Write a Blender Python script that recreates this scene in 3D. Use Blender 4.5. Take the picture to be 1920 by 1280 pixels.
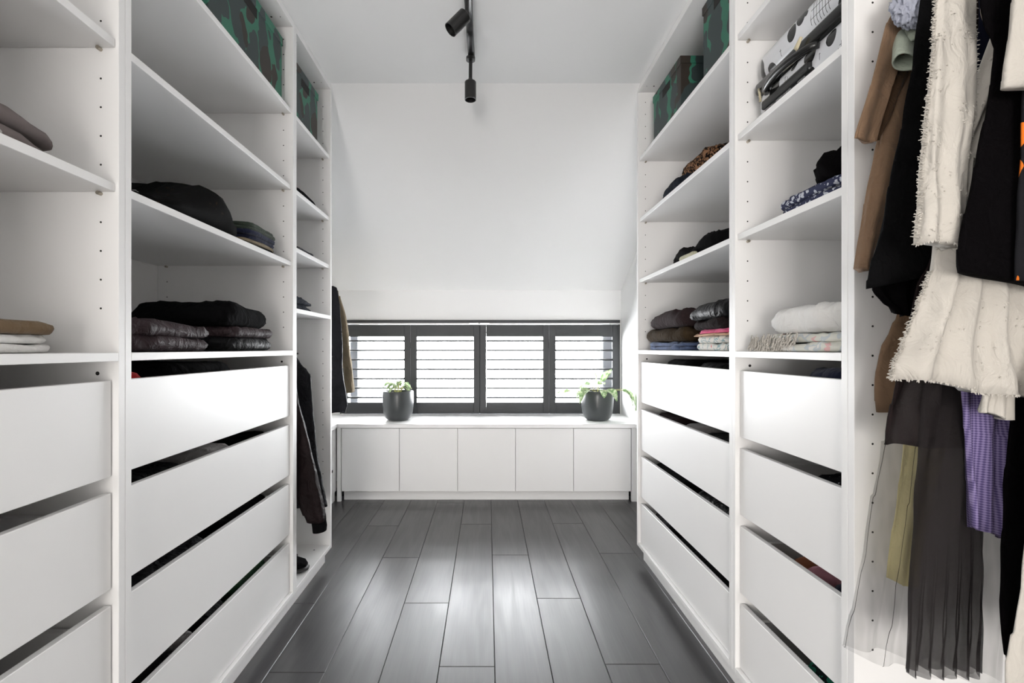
import bpy, bmesh, math, random
from mathutils import Vector, Matrix, noise
PI = math.pi
for o in list(bpy.data.objects):
    bpy.data.objects.remove(o)
scene = bpy.context.scene
COL = scene.collection

# ---------------------------------------------------------------- camera, sky, exposure
F, CX, CY, H = 900.0, 914.0, 653.0, 1.075      # focal length and vanishing point in pixels of 1920x1280, eye height
cam_d = bpy.data.cameras.new('camera')
cam = bpy.data.objects.new('camera', cam_d)
COL.objects.link(cam)
cam.location = (0, 0, H)
cam.rotation_euler = (PI / 2, 0, 0)
cam_d.sensor_width = 36.0
cam_d.lens = 36.0 * F / 1920.0
cam_d.shift_x = (960 - CX) / 1920.0
cam_d.shift_y = (CY - 640) / 1920.0
cam_d.clip_start = 0.02
scene.camera = cam

world = bpy.data.worlds.new('overcast_sky')
scene.world = world
world.use_nodes = True
wn = world.node_tree
wn.nodes['Background'].inputs[0].default_value = (0.96, 0.98, 1.0, 1)
wn.nodes['Background'].inputs[1].default_value = 34.0

def portal(name, loc, rot, sx, sy):
    l = bpy.data.lights.new(name, 'AREA')
    l.shape = 'RECTANGLE'
    l.size, l.size_y = sx, sy
    l.cycles.is_portal = True
    o = bpy.data.objects.new(name, l)
    COL.objects.link(o)
    o.location = loc
    o.rotation_euler = rot
portal('window_daylight_portal', (-0.06, 4.12, 0.93), (-PI / 2, 0, 0), 2.3, 0.8)

# added fill light, set at an invented double door unseen behind the viewer
dl = bpy.data.lights.new('added_rear_fill', 'AREA')
dl.shape = 'RECTANGLE'
dl.size, dl.size_y = 1.10, 1.25
dl.energy = 84.0
dl.color = (1.0, 0.955, 0.91)
dlo = bpy.data.objects.new('added_rear_fill', dl)
COL.objects.link(dlo)
dlo.location = (-0.58, -3.19, 0.73)
dlo.rotation_euler = (PI / 2, 0, 0)
# weaker added fill light, set at an invented side window, also unseen
d2 = bpy.data.lights.new('added_side_fill', 'AREA')
d2.shape = 'RECTANGLE'
d2.size, d2.size_y = 1.15, 1.75
d2.energy = 12.0
d2.color = (1.0, 0.965, 0.93)
d2o = bpy.data.objects.new('added_side_fill', d2)
COL.objects.link(d2o)
d2o.location = (-1.335, -0.95, 1.12)
d2o.rotation_euler = (PI / 2, 0, -PI / 2)

vs = scene.view_settings
vs.view_transform = 'Standard'
vs.look = 'None'
vs.exposure = 0.34
vs.gamma = 1.0
vs.use_curve_mapping = False

# ---------------------------------------------------------------- materials
def nodes(name):
    m = bpy.data.materials.new(name)
    m.use_nodes = True
    nt = m.node_tree
    return m, nt, nt.nodes['Principled BSDF']

def N(nt, typ, **kw):
    n = nt.nodes.new(typ)
    for k, v in kw.items():
        setattr(n, k, v)
    return n

def L(nt, a, b):
    nt.links.new(a, b)

def ramp(nt, stops, interp='LINEAR'):
    r = N(nt, 'ShaderNodeValToRGB')
    r.color_ramp.interpolation = interp
    e = r.color_ramp.elements
    while len(e) < len(stops):
        e.new(0.5)
    for i, (p, c) in enumerate(stops):
        e[i].position = p
        e[i].color = (c[0], c[1], c[2], 1)
    return r

def coords(nt, scale=(1, 1, 1)):
    t = N(nt, 'ShaderNodeTexCoord')
    mp = N(nt, 'ShaderNodeMapping')
    mp.inputs['Scale'].default_value = scale
    L(nt, t.outputs['Object'], mp.inputs['Vector'])
    return mp.outputs['Vector']

def add_bump(nt, b, height, strength=0.2, dist=0.002):
    bp = N(nt, 'ShaderNodeBump')
    bp.inputs['Strength'].default_value = strength
    bp.inputs['Distance'].default_value = dist
    L(nt, height, bp.inputs['Height'])
    L(nt, bp.outputs['Normal'], b.inputs['Normal'])

def plain(name, col, rough=0.5, metal=0.0, bump=0.0, bscale=200.0, spec=0.5, var=0.02):
    m, nt, b = nodes(name)
    b.inputs['Base Color'].default_value = (*col, 1)
    b.inputs['Roughness'].default_value = rough
    b.inputs['Metallic'].default_value = metal
    b.inputs['Specular IOR Level'].default_value = spec
    n = N(nt, 'ShaderNodeTexNoise')
    n.inputs['Scale'].default_value = bscale
    L(nt, coords(nt), n.inputs['Vector'])
    r = ramp(nt, [(0.3, [c * (1 - var) for c in col]), (0.7, [min(1, c * (1 + var)) for c in col])])
    L(nt, n.outputs['Fac'], r.inputs['Fac'])
    L(nt, r.outputs['Color'], b.inputs['Base Color'])
    if bump:
        add_bump(nt, b, n.outputs['Fac'], bump, 0.001)
    return m

def fabric(name, col, rough=0.9, var=0.35, sheen=0.08, wr=0.5, weave=900, spec=0.2):
    m, nt, b = nodes(name)
    v = coords(nt)
    n = N(nt, 'ShaderNodeTexNoise')
    n.inputs['Scale'].default_value = 14
    n.inputs['Detail'].default_value = 5
    L(nt, v, n.inputs['Vector'])
    r = ramp(nt, [(0.25, [c * (1 - var) for c in col]), (0.75, [min(1, c * (1 + var * 0.6)) for c in col])])
    L(nt, n.outputs['Fac'], r.inputs['Fac'])
    L(nt, r.outputs['Color'], b.inputs['Base Color'])
    b.inputs['Roughness'].default_value = rough
    b.inputs['Specular IOR Level'].default_value = spec
    b.inputs['Sheen Weight'].default_value = sheen
    b.inputs['Sheen Roughness'].default_value = 0.5
    n2 = N(nt, 'ShaderNodeTexNoise')
    n2.inputs['Scale'].default_value = 26
    n2.inputs['Detail'].default_value = 5
    n2.inputs['Distortion'].default_value = 1.2
    L(nt, coords(nt, (1, 1, 0.7)), n2.inputs['Vector'])
    add_bump(nt, b, n2.outputs['Fac'], min(1.0, wr * 1.2), 0.014)
    return m

def voro_fabric(name, scale, stops, feature='F1', out='Distance', stretch=(1, 1, 1), rough=0.9, interp='CONSTANT', warp=0.0, wr=0.35):
    m, nt, b = nodes(name)
    v = coords(nt, stretch)
    if warp:
        nz = N(nt, 'ShaderNodeTexNoise')
        nz.inputs['Scale'].default_value = scale * 0.9
        L(nt, v, nz.inputs['Vector'])
        mx = N(nt, 'ShaderNodeMix', data_type='VECTOR')
        mx.inputs[0].default_value = warp
        L(nt, v, mx.inputs[4])
        L(nt, nz.outputs['Color'], mx.inputs[5])
        v2 = mx.outputs[1]
    else:
        v2 = v
    vo = N(nt, 'ShaderNodeTexVoronoi', feature=feature)
    vo.inputs['Scale'].default_value = scale
    L(nt, v2, vo.inputs['Vector'])
    r = ramp(nt, stops, interp)
    L(nt, vo.outputs[out], r.inputs['Fac'])
    L(nt, r.outputs['Color'], b.inputs['Base Color'])
    b.inputs['Roughness'].default_value = rough
    b.inputs['Specular IOR Level'].default_value = 0.08
    n2 = N(nt, 'ShaderNodeTexNoise')
    n2.inputs['Scale'].default_value = 40
    L(nt, v, n2.inputs['Vector'])
    add_bump(nt, b, n2.outputs['Fac'], wr, 0.005)
    return m

MAT = {}
MAT['melamine'] = plain('white_melamine', (0.88, 0.875, 0.87), 0.38, bscale=3, var=0.004)
MAT['paint'] = plain('white_wall_paint', (0.87, 0.87, 0.87), 0.85, bump=0.03, bscale=350, var=0.004)
MAT['gap'] = plain('dark_underlay', (0.015, 0.015, 0.016), 0.8)
MAT['hole'] = plain('dark_hole', (0.012, 0.011, 0.010), 0.9)
MAT['pin'] = plain('nickel_pin', (0.42, 0.38, 0.32), 0.35, 0.9)
MAT['chrome'] = plain('chrome', (0.7, 0.7, 0.7), 0.2, 1.0)
MAT['blackmetal'] = plain('black_powder_coat', (0.012, 0.012, 0.012), 0.38)
MAT['blackbar'] = plain('black_gloss_bar', (0.015, 0.015, 0.016), 0.18)
MAT['shutter'] = plain('charcoal_shutter_paint', (0.034, 0.037, 0.040), 0.5)
MAT['frame'] = plain('grey_aluminium_frame', (0.30, 0.31, 0.33), 0.4)
MAT['railwhite'] = plain('white_track', (0.75, 0.75, 0.76), 0.35)
MAT['pot'] = plain('charcoal_glazed_pot', (0.045, 0.050, 0.052), 0.3)
MAT['soil'] = plain('potting_soil', (0.05, 0.035, 0.025), 0.95, bump=0.6, bscale=90)
MAT['cream_plastic'] = plain('cream_plastic', (0.62, 0.55, 0.38), 0.4)
MAT['black_plastic'] = plain('black_plastic', (0.012, 0.012, 0.012), 0.25)
MAT['hanger'] = plain('black_hanger', (0.02, 0.02, 0.02), 0.5)
MAT['stem'] = plain('pale_stem', (0.42, 0.42, 0.18), 0.6)
MAT['rubber'] = plain('black_rubber', (0.02, 0.02, 0.02), 0.5)
MAT['white_print'] = plain('white_print', (0.75, 0.75, 0.75), 0.7)

def glass_mat():
    m, nt, b = nodes('window_glass')
    b.inputs['Base Color'].default_value = (1, 1, 1, 1)
    out = nt.nodes['Material Output']
    t = N(nt, 'ShaderNodeBsdfTransparent')
    g = N(nt, 'ShaderNodeBsdfGlossy')
    g.inputs['Roughness'].default_value = 0.02
    mx = N(nt, 'ShaderNodeMixShader')
    mx.inputs[0].default_value = 0.05
    L(nt, t.outputs[0], mx.inputs[1])
    L(nt, g.outputs[0], mx.inputs[2])
    L(nt, mx.outputs[0], out.inputs['Surface'])
    return m
MAT['glass'] = glass_mat()
MAT['frosted'] = plain('added_frosted_glass', (0.82, 0.82, 0.80), 0.5)  # only for panes of the invented rear door and side window

def floor_mat():
    m, nt, b = nodes('dark_stained_oak')
    tc = N(nt, 'ShaderNodeTexCoord')
    oi = N(nt, 'ShaderNodeObjectInfo')
    cmb = N(nt, 'ShaderNodeCombineXYZ')
    mu = N(nt, 'ShaderNodeMath', operation='MULTIPLY')
    mu.inputs[1].default_value = 37.0
    L(nt, oi.outputs['Random'], mu.inputs[0])
    L(nt, mu.outputs[0], cmb.inputs[0])
    L(nt, mu.outputs[0], cmb.inputs[1])
    ad = N(nt, 'ShaderNodeVectorMath', operation='ADD')
    L(nt, tc.outputs['Object'], ad.inputs[0])
    L(nt, cmb.outputs[0], ad.inputs[1])
    mp = N(nt, 'ShaderNodeMapping')
    mp.inputs['Scale'].default_value = (6.5, 0.75, 1)
    L(nt, ad.outputs[0], mp.inputs['Vector'])
    n = N(nt, 'ShaderNodeTexNoise')
    n.inputs['Scale'].default_value = 1.6
    n.inputs['Detail'].default_value = 2
    L(nt, mp.outputs[0], n.inputs['Vector'])
    mm = N(nt, 'ShaderNodeMath', operation='MULTIPLY')
    mm.inputs[1].default_value = 26.0
    L(nt, n.outputs['Fac'], mm.inputs[0])
    si = N(nt, 'ShaderNodeMath', operation='SINE')
    L(nt, mm.outputs[0], si.inputs[0])
    mp2 = N(nt, 'ShaderNodeMapping')
    mp2.inputs['Scale'].default_value = (160, 5, 1)
    L(nt, ad.outputs[0], mp2.inputs['Vector'])
    n2 = N(nt, 'ShaderNodeTexNoise')
    n2.inputs['Scale'].default_value = 1.0
    n2.inputs['Detail'].default_value = 4
    L(nt, mp2.outputs[0], n2.inputs['Vector'])
    sm = N(nt, 'ShaderNodeMath', operation='MULTIPLY_ADD')
    sm.inputs[1].default_value = 0.22
    L(nt, si.outputs[0], sm.inputs[0])
    L(nt, n2.outputs['Fac'], sm.inputs[2])
    r = ramp(nt, [(0.2, (0.030, 0.029, 0.031)), (0.55, (0.037, 0.036, 0.038)), (0.9, (0.046, 0.044, 0.045))])
    L(nt, sm.outputs[0], r.inputs['Fac'])
    hs = N(nt, 'ShaderNodeHueSaturation')
    mr = N(nt, 'ShaderNodeMapRange')
    mr.inputs[3].default_value = 0.8
    mr.inputs[4].default_value = 1.25
    L(nt, oi.outputs['Random'], mr.inputs[0])
    L(nt, mr.outputs[0], hs.inputs['Value'])
    L(nt, r.outputs['Color'], hs.inputs['Color'])
    L(nt, hs.outputs[0], b.inputs['Base Color'])
    rr = ramp(nt, [(0.1, (0.37,) * 3), (0.9, (0.30,) * 3)])
    L(nt, sm.outputs[0], rr.inputs['Fac'])
    L(nt, rr.outputs['Color'], b.inputs['Roughness'])
    b.inputs['Specular IOR Level'].default_value = 0.85
    add_bump(nt, b, sm.outputs[0], 0.08, 0.0012)
    return m
MAT['floor'] = floor_mat()

def box_print():
    m, nt, b = nodes('green_camouflage_card')
    v = coords(nt)
    nz = N(nt, 'ShaderNodeTexNoise')
    nz.inputs['Scale'].default_value = 9
    L(nt, v, nz.inputs['Vector'])
    mx = N(nt, 'ShaderNodeMix', data_type='VECTOR')
    mx.inputs[0].default_value = 0.09
    L(nt, v, mx.inputs[4])
    L(nt, nz.outputs['Color'], mx.inputs[5])
    mp = N(nt, 'ShaderNodeMapping')
    mp.inputs['Scale'].default_value = (1.3, 1.4, 0.75)
    mp.inputs['Rotation'].default_value = (0.5, 0, 0.3)
    L(nt, mx.outputs[1], mp.inputs['Vector'])
    vo = N(nt, 'ShaderNodeTexVoronoi')
    vo.inputs['Scale'].default_value = 12
    L(nt, mp.outputs[0], vo.inputs['Vector'])
    blob = ramp(nt, [(0.0, (0, 0, 0)), (0.60, (1, 1, 1))], 'CONSTANT')
    L(nt, vo.outputs['Distance'], blob.inputs['Fac'])
    # stippled green ground
    st = N(nt, 'ShaderNodeTexVoronoi')
    st.inputs['Scale'].default_value = 330
    L(nt, v, st.inputs['Vector'])
    g = ramp(nt, [(0.0, (0.012, 0.06, 0.042)), (0.33, (0.028, 0.165, 0.105))])
    L(nt, st.outputs['Distance'], g.inputs['Fac'])
    cellc = N(nt, 'ShaderNodeSeparateColor')
    L(nt, vo.outputs['Color'], cellc.inputs[0])
    br = ramp(nt, [(0.0, (0.028, 0.044, 0.045)), (0.74, (0.024, 0.017, 0.012))], 'CONSTANT')
    L(nt, cellc.outputs[0], br.inputs['Fac'])
    mc = N(nt, 'ShaderNodeMix', data_type='RGBA')
    L(nt, blob.outputs['Color'], mc.inputs[0])
    L(nt, br.outputs['Color'], mc.inputs[6])
    L(nt, g.outputs['Color'], mc.inputs[7])
    L(nt, mc.outputs[2], b.inputs['Base Color'])
    b.inputs['Roughness'].default_value = 0.6
    return m
MAT['boxprint'] = box_print()

def case_print():
    m, nt, b = nodes('white_case_with_black_doodles')
    v = coords(nt)
    mp = N(nt, 'ShaderNodeMapping')
    mp.inputs['Scale'].default_value = (1.0, 1.0, 0.7)
    mp.inputs['Rotation'].default_value = (0.6, 0.2, 0.3)
    L(nt, v, mp.inputs['Vector'])
    vo = N(nt, 'ShaderNodeTexVoronoi')
    vo.inputs['Scale'].default_value = 17
    L(nt, mp.outputs[0], vo.inputs['Vector'])
    spot = ramp(nt, [(0.0, (0.02,) * 3), (0.42, (1,) * 3), (0.9, (1,) * 3), (0.95, (1,) * 3)], 'CONSTANT')
    L(nt, vo.outputs['Distance'], spot.inputs['Fac'])
    sc = N(nt, 'ShaderNodeSeparateColor')
    L(nt, vo.outputs['Color'], sc.inputs[0])
    pick = ramp(nt, [(0.0, (1,) * 3), (0.55, (0,) * 3)], 'CONSTANT')
    L(nt, sc.outputs[0], pick.inputs['Fac'])
    # thin grid of lines in other cells
    br = N(nt, 'ShaderNodeTexBrick')
    br.inputs['Scale'].default_value = 24
    br.inputs['Mortar Size'].default_value = 0.02
    br.inputs['Color1'].default_value = (1, 1, 1, 1)
    br.inputs['Color2'].default_value = (1, 1, 1, 1)
    br.inputs['Mortar'].default_value = (0.05, 0.05, 0.05, 1)
    br.offset = 0.0
    sw = N(nt, 'ShaderNodeSeparateXYZ')
    L(nt, v, sw.inputs[0])
    cb = N(nt, 'ShaderNodeCombineXYZ')
    ax = N(nt, 'ShaderNodeMath', operation='ADD')
    L(nt, sw.outputs[0], ax.inputs[0])
    L(nt, sw.outputs[2], ax.inputs[1])
    L(nt, ax.outputs[0], cb.inputs[0])
    L(nt, sw.outputs[1], cb.inputs[1])
    L(nt, cb.outputs[0], br.inputs['Vector'])
    gp = ramp(nt, [(0.0, (0,) * 3), (0.45, (1,) * 3)], 'CONSTANT')
    L(nt, sc.outputs[1], gp.inputs['Fac'])
    m1 = N(nt, 'ShaderNodeMix', data_type='RGBA')
    m1.inputs[6].default_value = (1, 1, 1, 1)
    L(nt, gp.outputs['Color'], m1.inputs[0])
    L(nt, br.outputs['Color'], m1.inputs[7])
    m2 = N(nt, 'ShaderNodeMix', data_type='RGBA')
    L(nt, pick.outputs['Color'], m2.inputs[0])
    L(nt, m1.outputs[2], m2.inputs[6])
    L(nt, spot.outputs['Color'], m2.inputs[7])
    m3 = N(nt, 'ShaderNodeMix', data_type='RGBA', blend_type='MULTIPLY')
    m3.inputs[0].default_value = 1.0
    m3.inputs[6].default_value = (0.74, 0.75, 0.78, 1)
    L(nt, m2.outputs[2], m3.inputs[7])
    L(nt, m3.outputs[2], b.inputs['Base Color'])
    b.inputs['Roughness'].default_value = 0.25
    return m
MAT['case'] = case_print()

def sheer(name, col, trans):
    m, nt, b = nodes(name)
    out = nt.nodes['Material Output']
    t = N(nt, 'ShaderNodeBsdfTransparent')
    mx = N(nt, 'ShaderNodeMixShader')
    w = N(nt, 'ShaderNodeTexNoise')
    w.inputs['Scale'].default_value = 12
    L(nt, coords(nt, (3, 3, 0.5)), w.inputs['Vector'])
    r = ramp(nt, [(0.3, (trans - 0.1,) * 3), (0.7, (trans + 0.1,) * 3)])
    L(nt, w.outputs['Fac'], r.inputs['Fac'])
    L(nt, r.outputs['Color'], mx.inputs[0])
    b.inputs['Base Color'].default_value = (*col, 1)
    b.inputs['Roughness'].default_value = 0.8
    b.inputs['Specular IOR Level'].default_value = 0.1
    L(nt, b.outputs[0], mx.inputs[1])
    L(nt, t.outputs[0], mx.inputs[2])
    L(nt, mx.outputs[0], out.inputs['Surface'])
    return m
MAT['tulle'] = sheer('sheer_black_tulle', (0.05, 0.045, 0.045), 0.79)
MAT['tulle_dense'] = sheer('gathered_black_tulle', (0.014, 0.011, 0.012), 0.30)

def gingham():
    m, nt, b = nodes('purple_gingham_cotton')
    v = coords(nt)
    s = N(nt, 'ShaderNodeSeparateXYZ')
    L(nt, v, s.inputs[0])
    outs = []
    for i in (0, 2):
        mu = N(nt, 'ShaderNodeMath', operation='MULTIPLY')
        mu.inputs[1].default_value = 1500
        L(nt, s.outputs[i], mu.inputs[0])
        si = N(nt, 'ShaderNodeMath', operation='SINE')
        L(nt, mu.outputs[0], si.inputs[0])
        outs.append(si)
    ad = N(nt, 'ShaderNodeMath', operation='ADD')
    L(nt, outs[0].outputs[0], ad.inputs[0])
    L(nt, outs[1].outputs[0], ad.inputs[1])
    mr = N(nt, 'ShaderNodeMapRange')
    mr.inputs[1].default_value = -2
    mr.inputs[2].default_value = 2
    L(nt, ad.outputs[0], mr.inputs[0])
    r = ramp(nt, [(0.2, (0.075, 0.055, 0.16)), (0.8, (0.26, 0.21, 0.40))])
    L(nt, mr.outputs[0], r.inputs['Fac'])
    L(nt, r.outputs['Color'], b.inputs['Base Color'])
    b.inputs['Roughness'].default_value = 0.9
    return m
MAT['gingham'] = gingham()

MAT['black'] = fabric('black_cotton', (0.0045, 0.0045, 0.005), 0.95, sheen=0.0, spec=0.06)
MAT['black_satin'] = fabric('black_shiny_nylon', (0.005, 0.005, 0.006), 0.55, sheen=0.0, wr=0.9, spec=0.16)
MAT['velvet'] = fabric('black_velvet', (0.003, 0.0025, 0.003), 0.95, sheen=0.0, spec=0.04)
MAT['charcoal'] = fabric('charcoal_nylon', (0.014, 0.014, 0.017), 0.6, wr=0.9, spec=0.15, sheen=0.0)
MAT['darkbrown'] = fabric('dark_brown_cloth', (0.016, 0.011, 0.011), 0.9, sheen=0.0, spec=0.08)
MAT['plum'] = fabric('plum_brown_nylon', (0.036, 0.023, 0.026), 0.6, wr=1.0, spec=0.15, sheen=0.0)
MAT['maroon'] = fabric('maroon_black_nylon', (0.010, 0.0055, 0.006), 0.6, wr=0.6, spec=0.12, sheen=0.0)
MAT['brown'] = fabric('brown_jersey', (0.030, 0.019, 0.020), 0.9, sheen=0.0, spec=0.1)
MAT['olive'] = fabric('olive_brown_knit', (0.042, 0.028, 0.015), 0.95, sheen=0.0, spec=0.1)
MAT['denim'] = fabric('blue_denim', (0.085, 0.12, 0.22), 0.9, var=0.5)
MAT['darkdenim'] = fabric('dark_blue_denim', (0.013, 0.017, 0.026), 0.85, var=0.6, sheen=0.0, spec=0.1)
MAT['tan'] = fabric('tan_gabardine', (0.23, 0.145, 0.090), 0.85, var=0.15)
MAT['tan_dark'] = fabric('brown_lining', (0.075, 0.042, 0.022), 0.85, var=0.2)
MAT['khaki'] = fabric('khaki_cotton', (0.26, 0.21, 0.14), 0.9, var=0.2)
MAT['camel'] = fabric('camel_cotton', (0.17, 0.115, 0.065), 0.95, var=0.2)
MAT['white'] = fabric('white_cotton', (0.74, 0.73, 0.71), 0.9, var=0.05, sheen=0.1)
MAT['offwhite'] = fabric('off_white_cotton', (0.53, 0.50, 0.455), 0.9, var=0.06, sheen=0.1)
MAT['lavender'] = fabric('lavender_grey_knit', (0.38, 0.40, 0.48), 0.95, var=0.15, wr=1.0)
MAT['mint'] = fabric('mint_wool', (0.42, 0.47, 0.39), 0.95, var=0.1)
MAT['yellow'] = fabric('pale_yellow_cotton', (0.86, 0.76, 0.40), 0.9, var=0.06)
MAT['pink'] = fabric('bright_pink_jersey', (0.75, 0.12, 0.26), 0.9, var=0.2)
MAT['peach'] = fabric('peach_jersey', (0.70, 0.45, 0.30), 0.9, var=0.2)
MAT['red'] = fabric('red_jersey', (0.55, 0.02, 0.02), 0.8, var=0.2)
MAT['green'] = fabric('dark_green_cotton', (0.035, 0.10, 0.045), 0.9, var=0.5)
MAT['greygreen'] = fabric('grey_green_cotton', (0.05, 0.065, 0.05), 0.9, var=0.3)
MAT['cream'] = fabric('cream_cotton', (0.52, 0.50, 0.36), 0.9, var=0.2)
MAT['grey'] = fabric('light_grey_jersey', (0.42, 0.40, 0.40), 0.9, var=0.3)
MAT['navy'] = fabric('navy_cotton', (0.014, 0.018, 0.045), 0.9, var=0.3)
MAT['rose'] = fabric('dusty_pink_cotton', (0.55, 0.25, 0.30), 0.9, var=0.15)
MAT['sienna'] = fabric('sienna_cotton', (0.33, 0.13, 0.07), 0.9, var=0.2)
MAT['leopard'] = voro_fabric('leopard_print', 55, [(0.0, (0.20, 0.10, 0.05)), (0.30, (0.010, 0.007, 0.006)), (0.56, (0.30, 0.16, 0.09))], warp=0.02)
MAT['bluepattern'] = voro_fabric('blue_and_white_print', 75, [(0.0, (0.50, 0.52, 0.58)), (0.38, (0.04, 0.045, 0.085))], warp=0.02)
MAT['floral'] = voro_fabric('floral_print_cotton', 34, [(0.0, (0.75, 0.20, 0.22)), (0.16, (0.72, 0.70, 0.66)), (0.62, (0.30, 0.42, 0.44)), (0.70, (0.72, 0.70, 0.66))], warp=0.03)
MAT['pastel'] = voro_fabric('pastel_striped_throw', 26, [(0.0, (0.70, 0.45, 0.45)), (0.2, (0.66, 0.66, 0.60)), (0.55, (0.52, 0.56, 0.58)), (0.7, (0.72, 0.70, 0.66))], warp=0.06, wr=0.9)
MAT['navyfloral'] = voro_fabric('navy_floral_print', 20, [(0.0, (0.50, 0.33, 0.12)), (0.14, (0.52, 0.45, 0.40)), (0.24, (0.010, 0.012, 0.026))], warp=0.05, stretch=(1, 1, 0.5))
MAT['orangefloral'] = voro_fabric('orange_floral_print', 16, [(0.0, (0.70, 0.17, 0.02)), (0.34, (0.012, 0.012, 0.014))], warp=0.05)
MAT['leafprint'] = voro_fabric('grey_leaf_print', 16, [(0.0, (0.45, 0.44, 0.43)), (0.2, (0.17, 0.145, 0.14))], warp=0.08)
MAT['sequins'] = voro_fabric('black_cloth_with_silver_dots', 60, [(0.0, (0.6, 0.6, 0.65)), (0.12, (0.012, 0.012, 0.016))])
MAT['darkgreenprint'] = voro_fabric('green_and_black_print', 40, [(0.0, (0.02, 0.16, 0.10)), (0.5, (0.01, 0.02, 0.02))], warp=0.05)
MAT['camo'] = voro_fabric('dark_brown_mottled_print', 30, [(0.0, (0.022, 0.014, 0.008)), (0.16, (0.0045, 0.0045, 0.0045))], warp=0.08)

def leaf_mat():
    m, nt, b = nodes('variegated_leaf')
    v = coords(nt)
    n = N(nt, 'ShaderNodeTexNoise')
    n.inputs['Scale'].default_value = 60
    n.inputs['Detail'].default_value = 3
    L(nt, v, n.inputs['Vector'])
    r = ramp(nt, [(0.40, (0.15, 0.27, 0.10)), (0.62, (0.52, 0.58, 0.38))])
    L(nt, n.outputs['Fac'], r.inputs['Fac'])
    L(nt, r.outputs['Color'], b.inputs['Base Color'])
    b.inputs['Roughness'].default_value = 0.45
    out = nt.nodes['Material Output']
    t = N(nt, 'ShaderNodeBsdfTranslucent')
    L(nt, r.outputs['Color'], t.inputs['Color'])
    mx = N(nt, 'ShaderNodeMixShader')
    mx.inputs[0].default_value = 0.35
    L(nt, b.outputs[0], mx.inputs[1])
    L(nt, t.outputs[0], mx.inputs[2])
    L(nt, mx.outputs[0], out.inputs['Surface'])
    return m
MAT['leaf'] = leaf_mat()

# ---------------------------------------------------------------- mesh helpers
def BM():
    return bmesh.new()

def box(bm, x0, x1, y0, y1, z0, z1, bev=0.0, seg=1):
    if x0 > x1: x0, x1 = x1, x0
    r = bmesh.ops.create_cube(bm, size=1.0)
    vs_ = r['verts']
    for v in vs_:
        v.co = Vector((x0 + (v.co.x + 0.5) * (x1 - x0), y0 + (v.co.y + 0.5) * (y1 - y0), z0 + (v.co.z + 0.5) * (z1 - z0)))
    if bev:
        es = list({e for v in vs_ for e in v.link_edges})
        bmesh.ops.bevel(bm, geom=es, offset=bev, segments=seg, affect='EDGES', profile=0.5)

def cyl(bm, p0, p1, r0, r1=None, n=16, cap=True):
    r1 = r0 if r1 is None else r1
    p0, p1 = Vector(p0), Vector(p1)
    d = p1 - p0
    q = d.to_track_quat('Z', 'Y').to_matrix().to_4x4()
    bmesh.ops.create_cone(bm, cap_ends=cap, segments=n, radius1=r0, radius2=r1, depth=d.length,
                          matrix=Matrix.Translation((p0 + p1) / 2) @ q)

def tube(bm, pts, rad, n=8):
    pts = [Vector(p) for p in pts]
    rings = []
    up = Vector((0.13, 0.21, 0.97))
    for i, p in enumerate(pts):
        a = pts[max(0, i - 1)]
        b = pts[min(len(pts) - 1, i + 1)]
        t = (b - a).normalized()
        s = t.cross(up)
        if s.length < 1e-4: s = t.cross(Vector((1, 0, 0)))
        s.normalize()
        u = s.cross(t)
        r = rad[i] if isinstance(rad, (list, tuple)) else rad
        rings.append([bm.verts.new(p + r * (math.cos(2 * PI * k / n) * s + math.sin(2 * PI * k / n) * u)) for k in range(n)])
    for a, b in zip(rings, rings[1:]):
        for k in range(n):
            bm.faces.new((a[k], a[(k + 1) % n], b[(k + 1) % n], b[k]))
    bm.faces.new(rings[0][::-1])
    bm.faces.new(rings[-1])

def lathe(bm, prof, c, n=40):
    rings = []
    for r, z in prof:
        if r < 1e-5:
            rings.append([bm.verts.new((c[0], c[1], c[2] + z))])
        else:
            rings.append([bm.verts.new((c[0] + r * math.cos(2 * PI * k / n), c[1] + r * math.sin(2 * PI * k / n), c[2] + z)) for k in range(n)])
    for a, b in zip(rings, rings[1:]):
        for k in range(n):
            k2 = (k + 1) % n
            if len(a) == 1 and len(b) > 1: bm.faces.new((a[0], b[k2], b[k]))
            elif len(b) == 1 and len(a) > 1: bm.faces.new((a[k], a[k2], b[0]))
            elif len(a) > 1: bm.faces.new((a[k], a[k2], b[k2], b[k]))

def wpos(o):
    p = Vector(o.location)
    while o.parent:
        o = o.parent
        p = p + Vector(o.location)
    return p

def obj(name, bm, mat, parent=None, loc=None, smooth=False, label=None, cat=None, group=None, kind=None):
    """bm is in world coordinates; the object's origin becomes loc (top-level) or its parent's origin."""
    me = bpy.data.meshes.new(name)
    bmesh.ops.recalc_face_normals(bm, faces=bm.faces[:])
    org = wpos(parent) if parent is not None else Vector(loc if loc else (0, 0, 0))
    bm.transform(Matrix.Translation(-org))
    bm.to_mesh(me)
    bm.free()
    me.materials.append(MAT[mat] if isinstance(mat, str) else mat)
    if smooth:
        me.shade_smooth()
    o = bpy.data.objects.new(name, me)
    COL.objects.link(o)
    if parent is not None:
        o.parent = parent
    else:
        o.location = org
    tag(o, label, cat, group, kind)
    return o

def tag(o, label=None, cat=None, group=None, kind=None):
    if label: o['label'] = label
    if cat: o['category'] = cat
    if group: o['group'] = group
    if kind: o['kind'] = kind

def thing(name, loc, label, cat, group=None):
    o = bpy.data.objects.new(name, None)
    o.empty_display_size = 0.1
    COL.objects.link(o)
    o.location = loc
    tag(o, label, cat, group)
    return o

def PXZ(px, py, Y):
    """pixel -> (X, Z) on the vertical plane at distance Y"""
    return ((px - CX) * Y / F, H + (CY - py) * Y / F)

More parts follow.
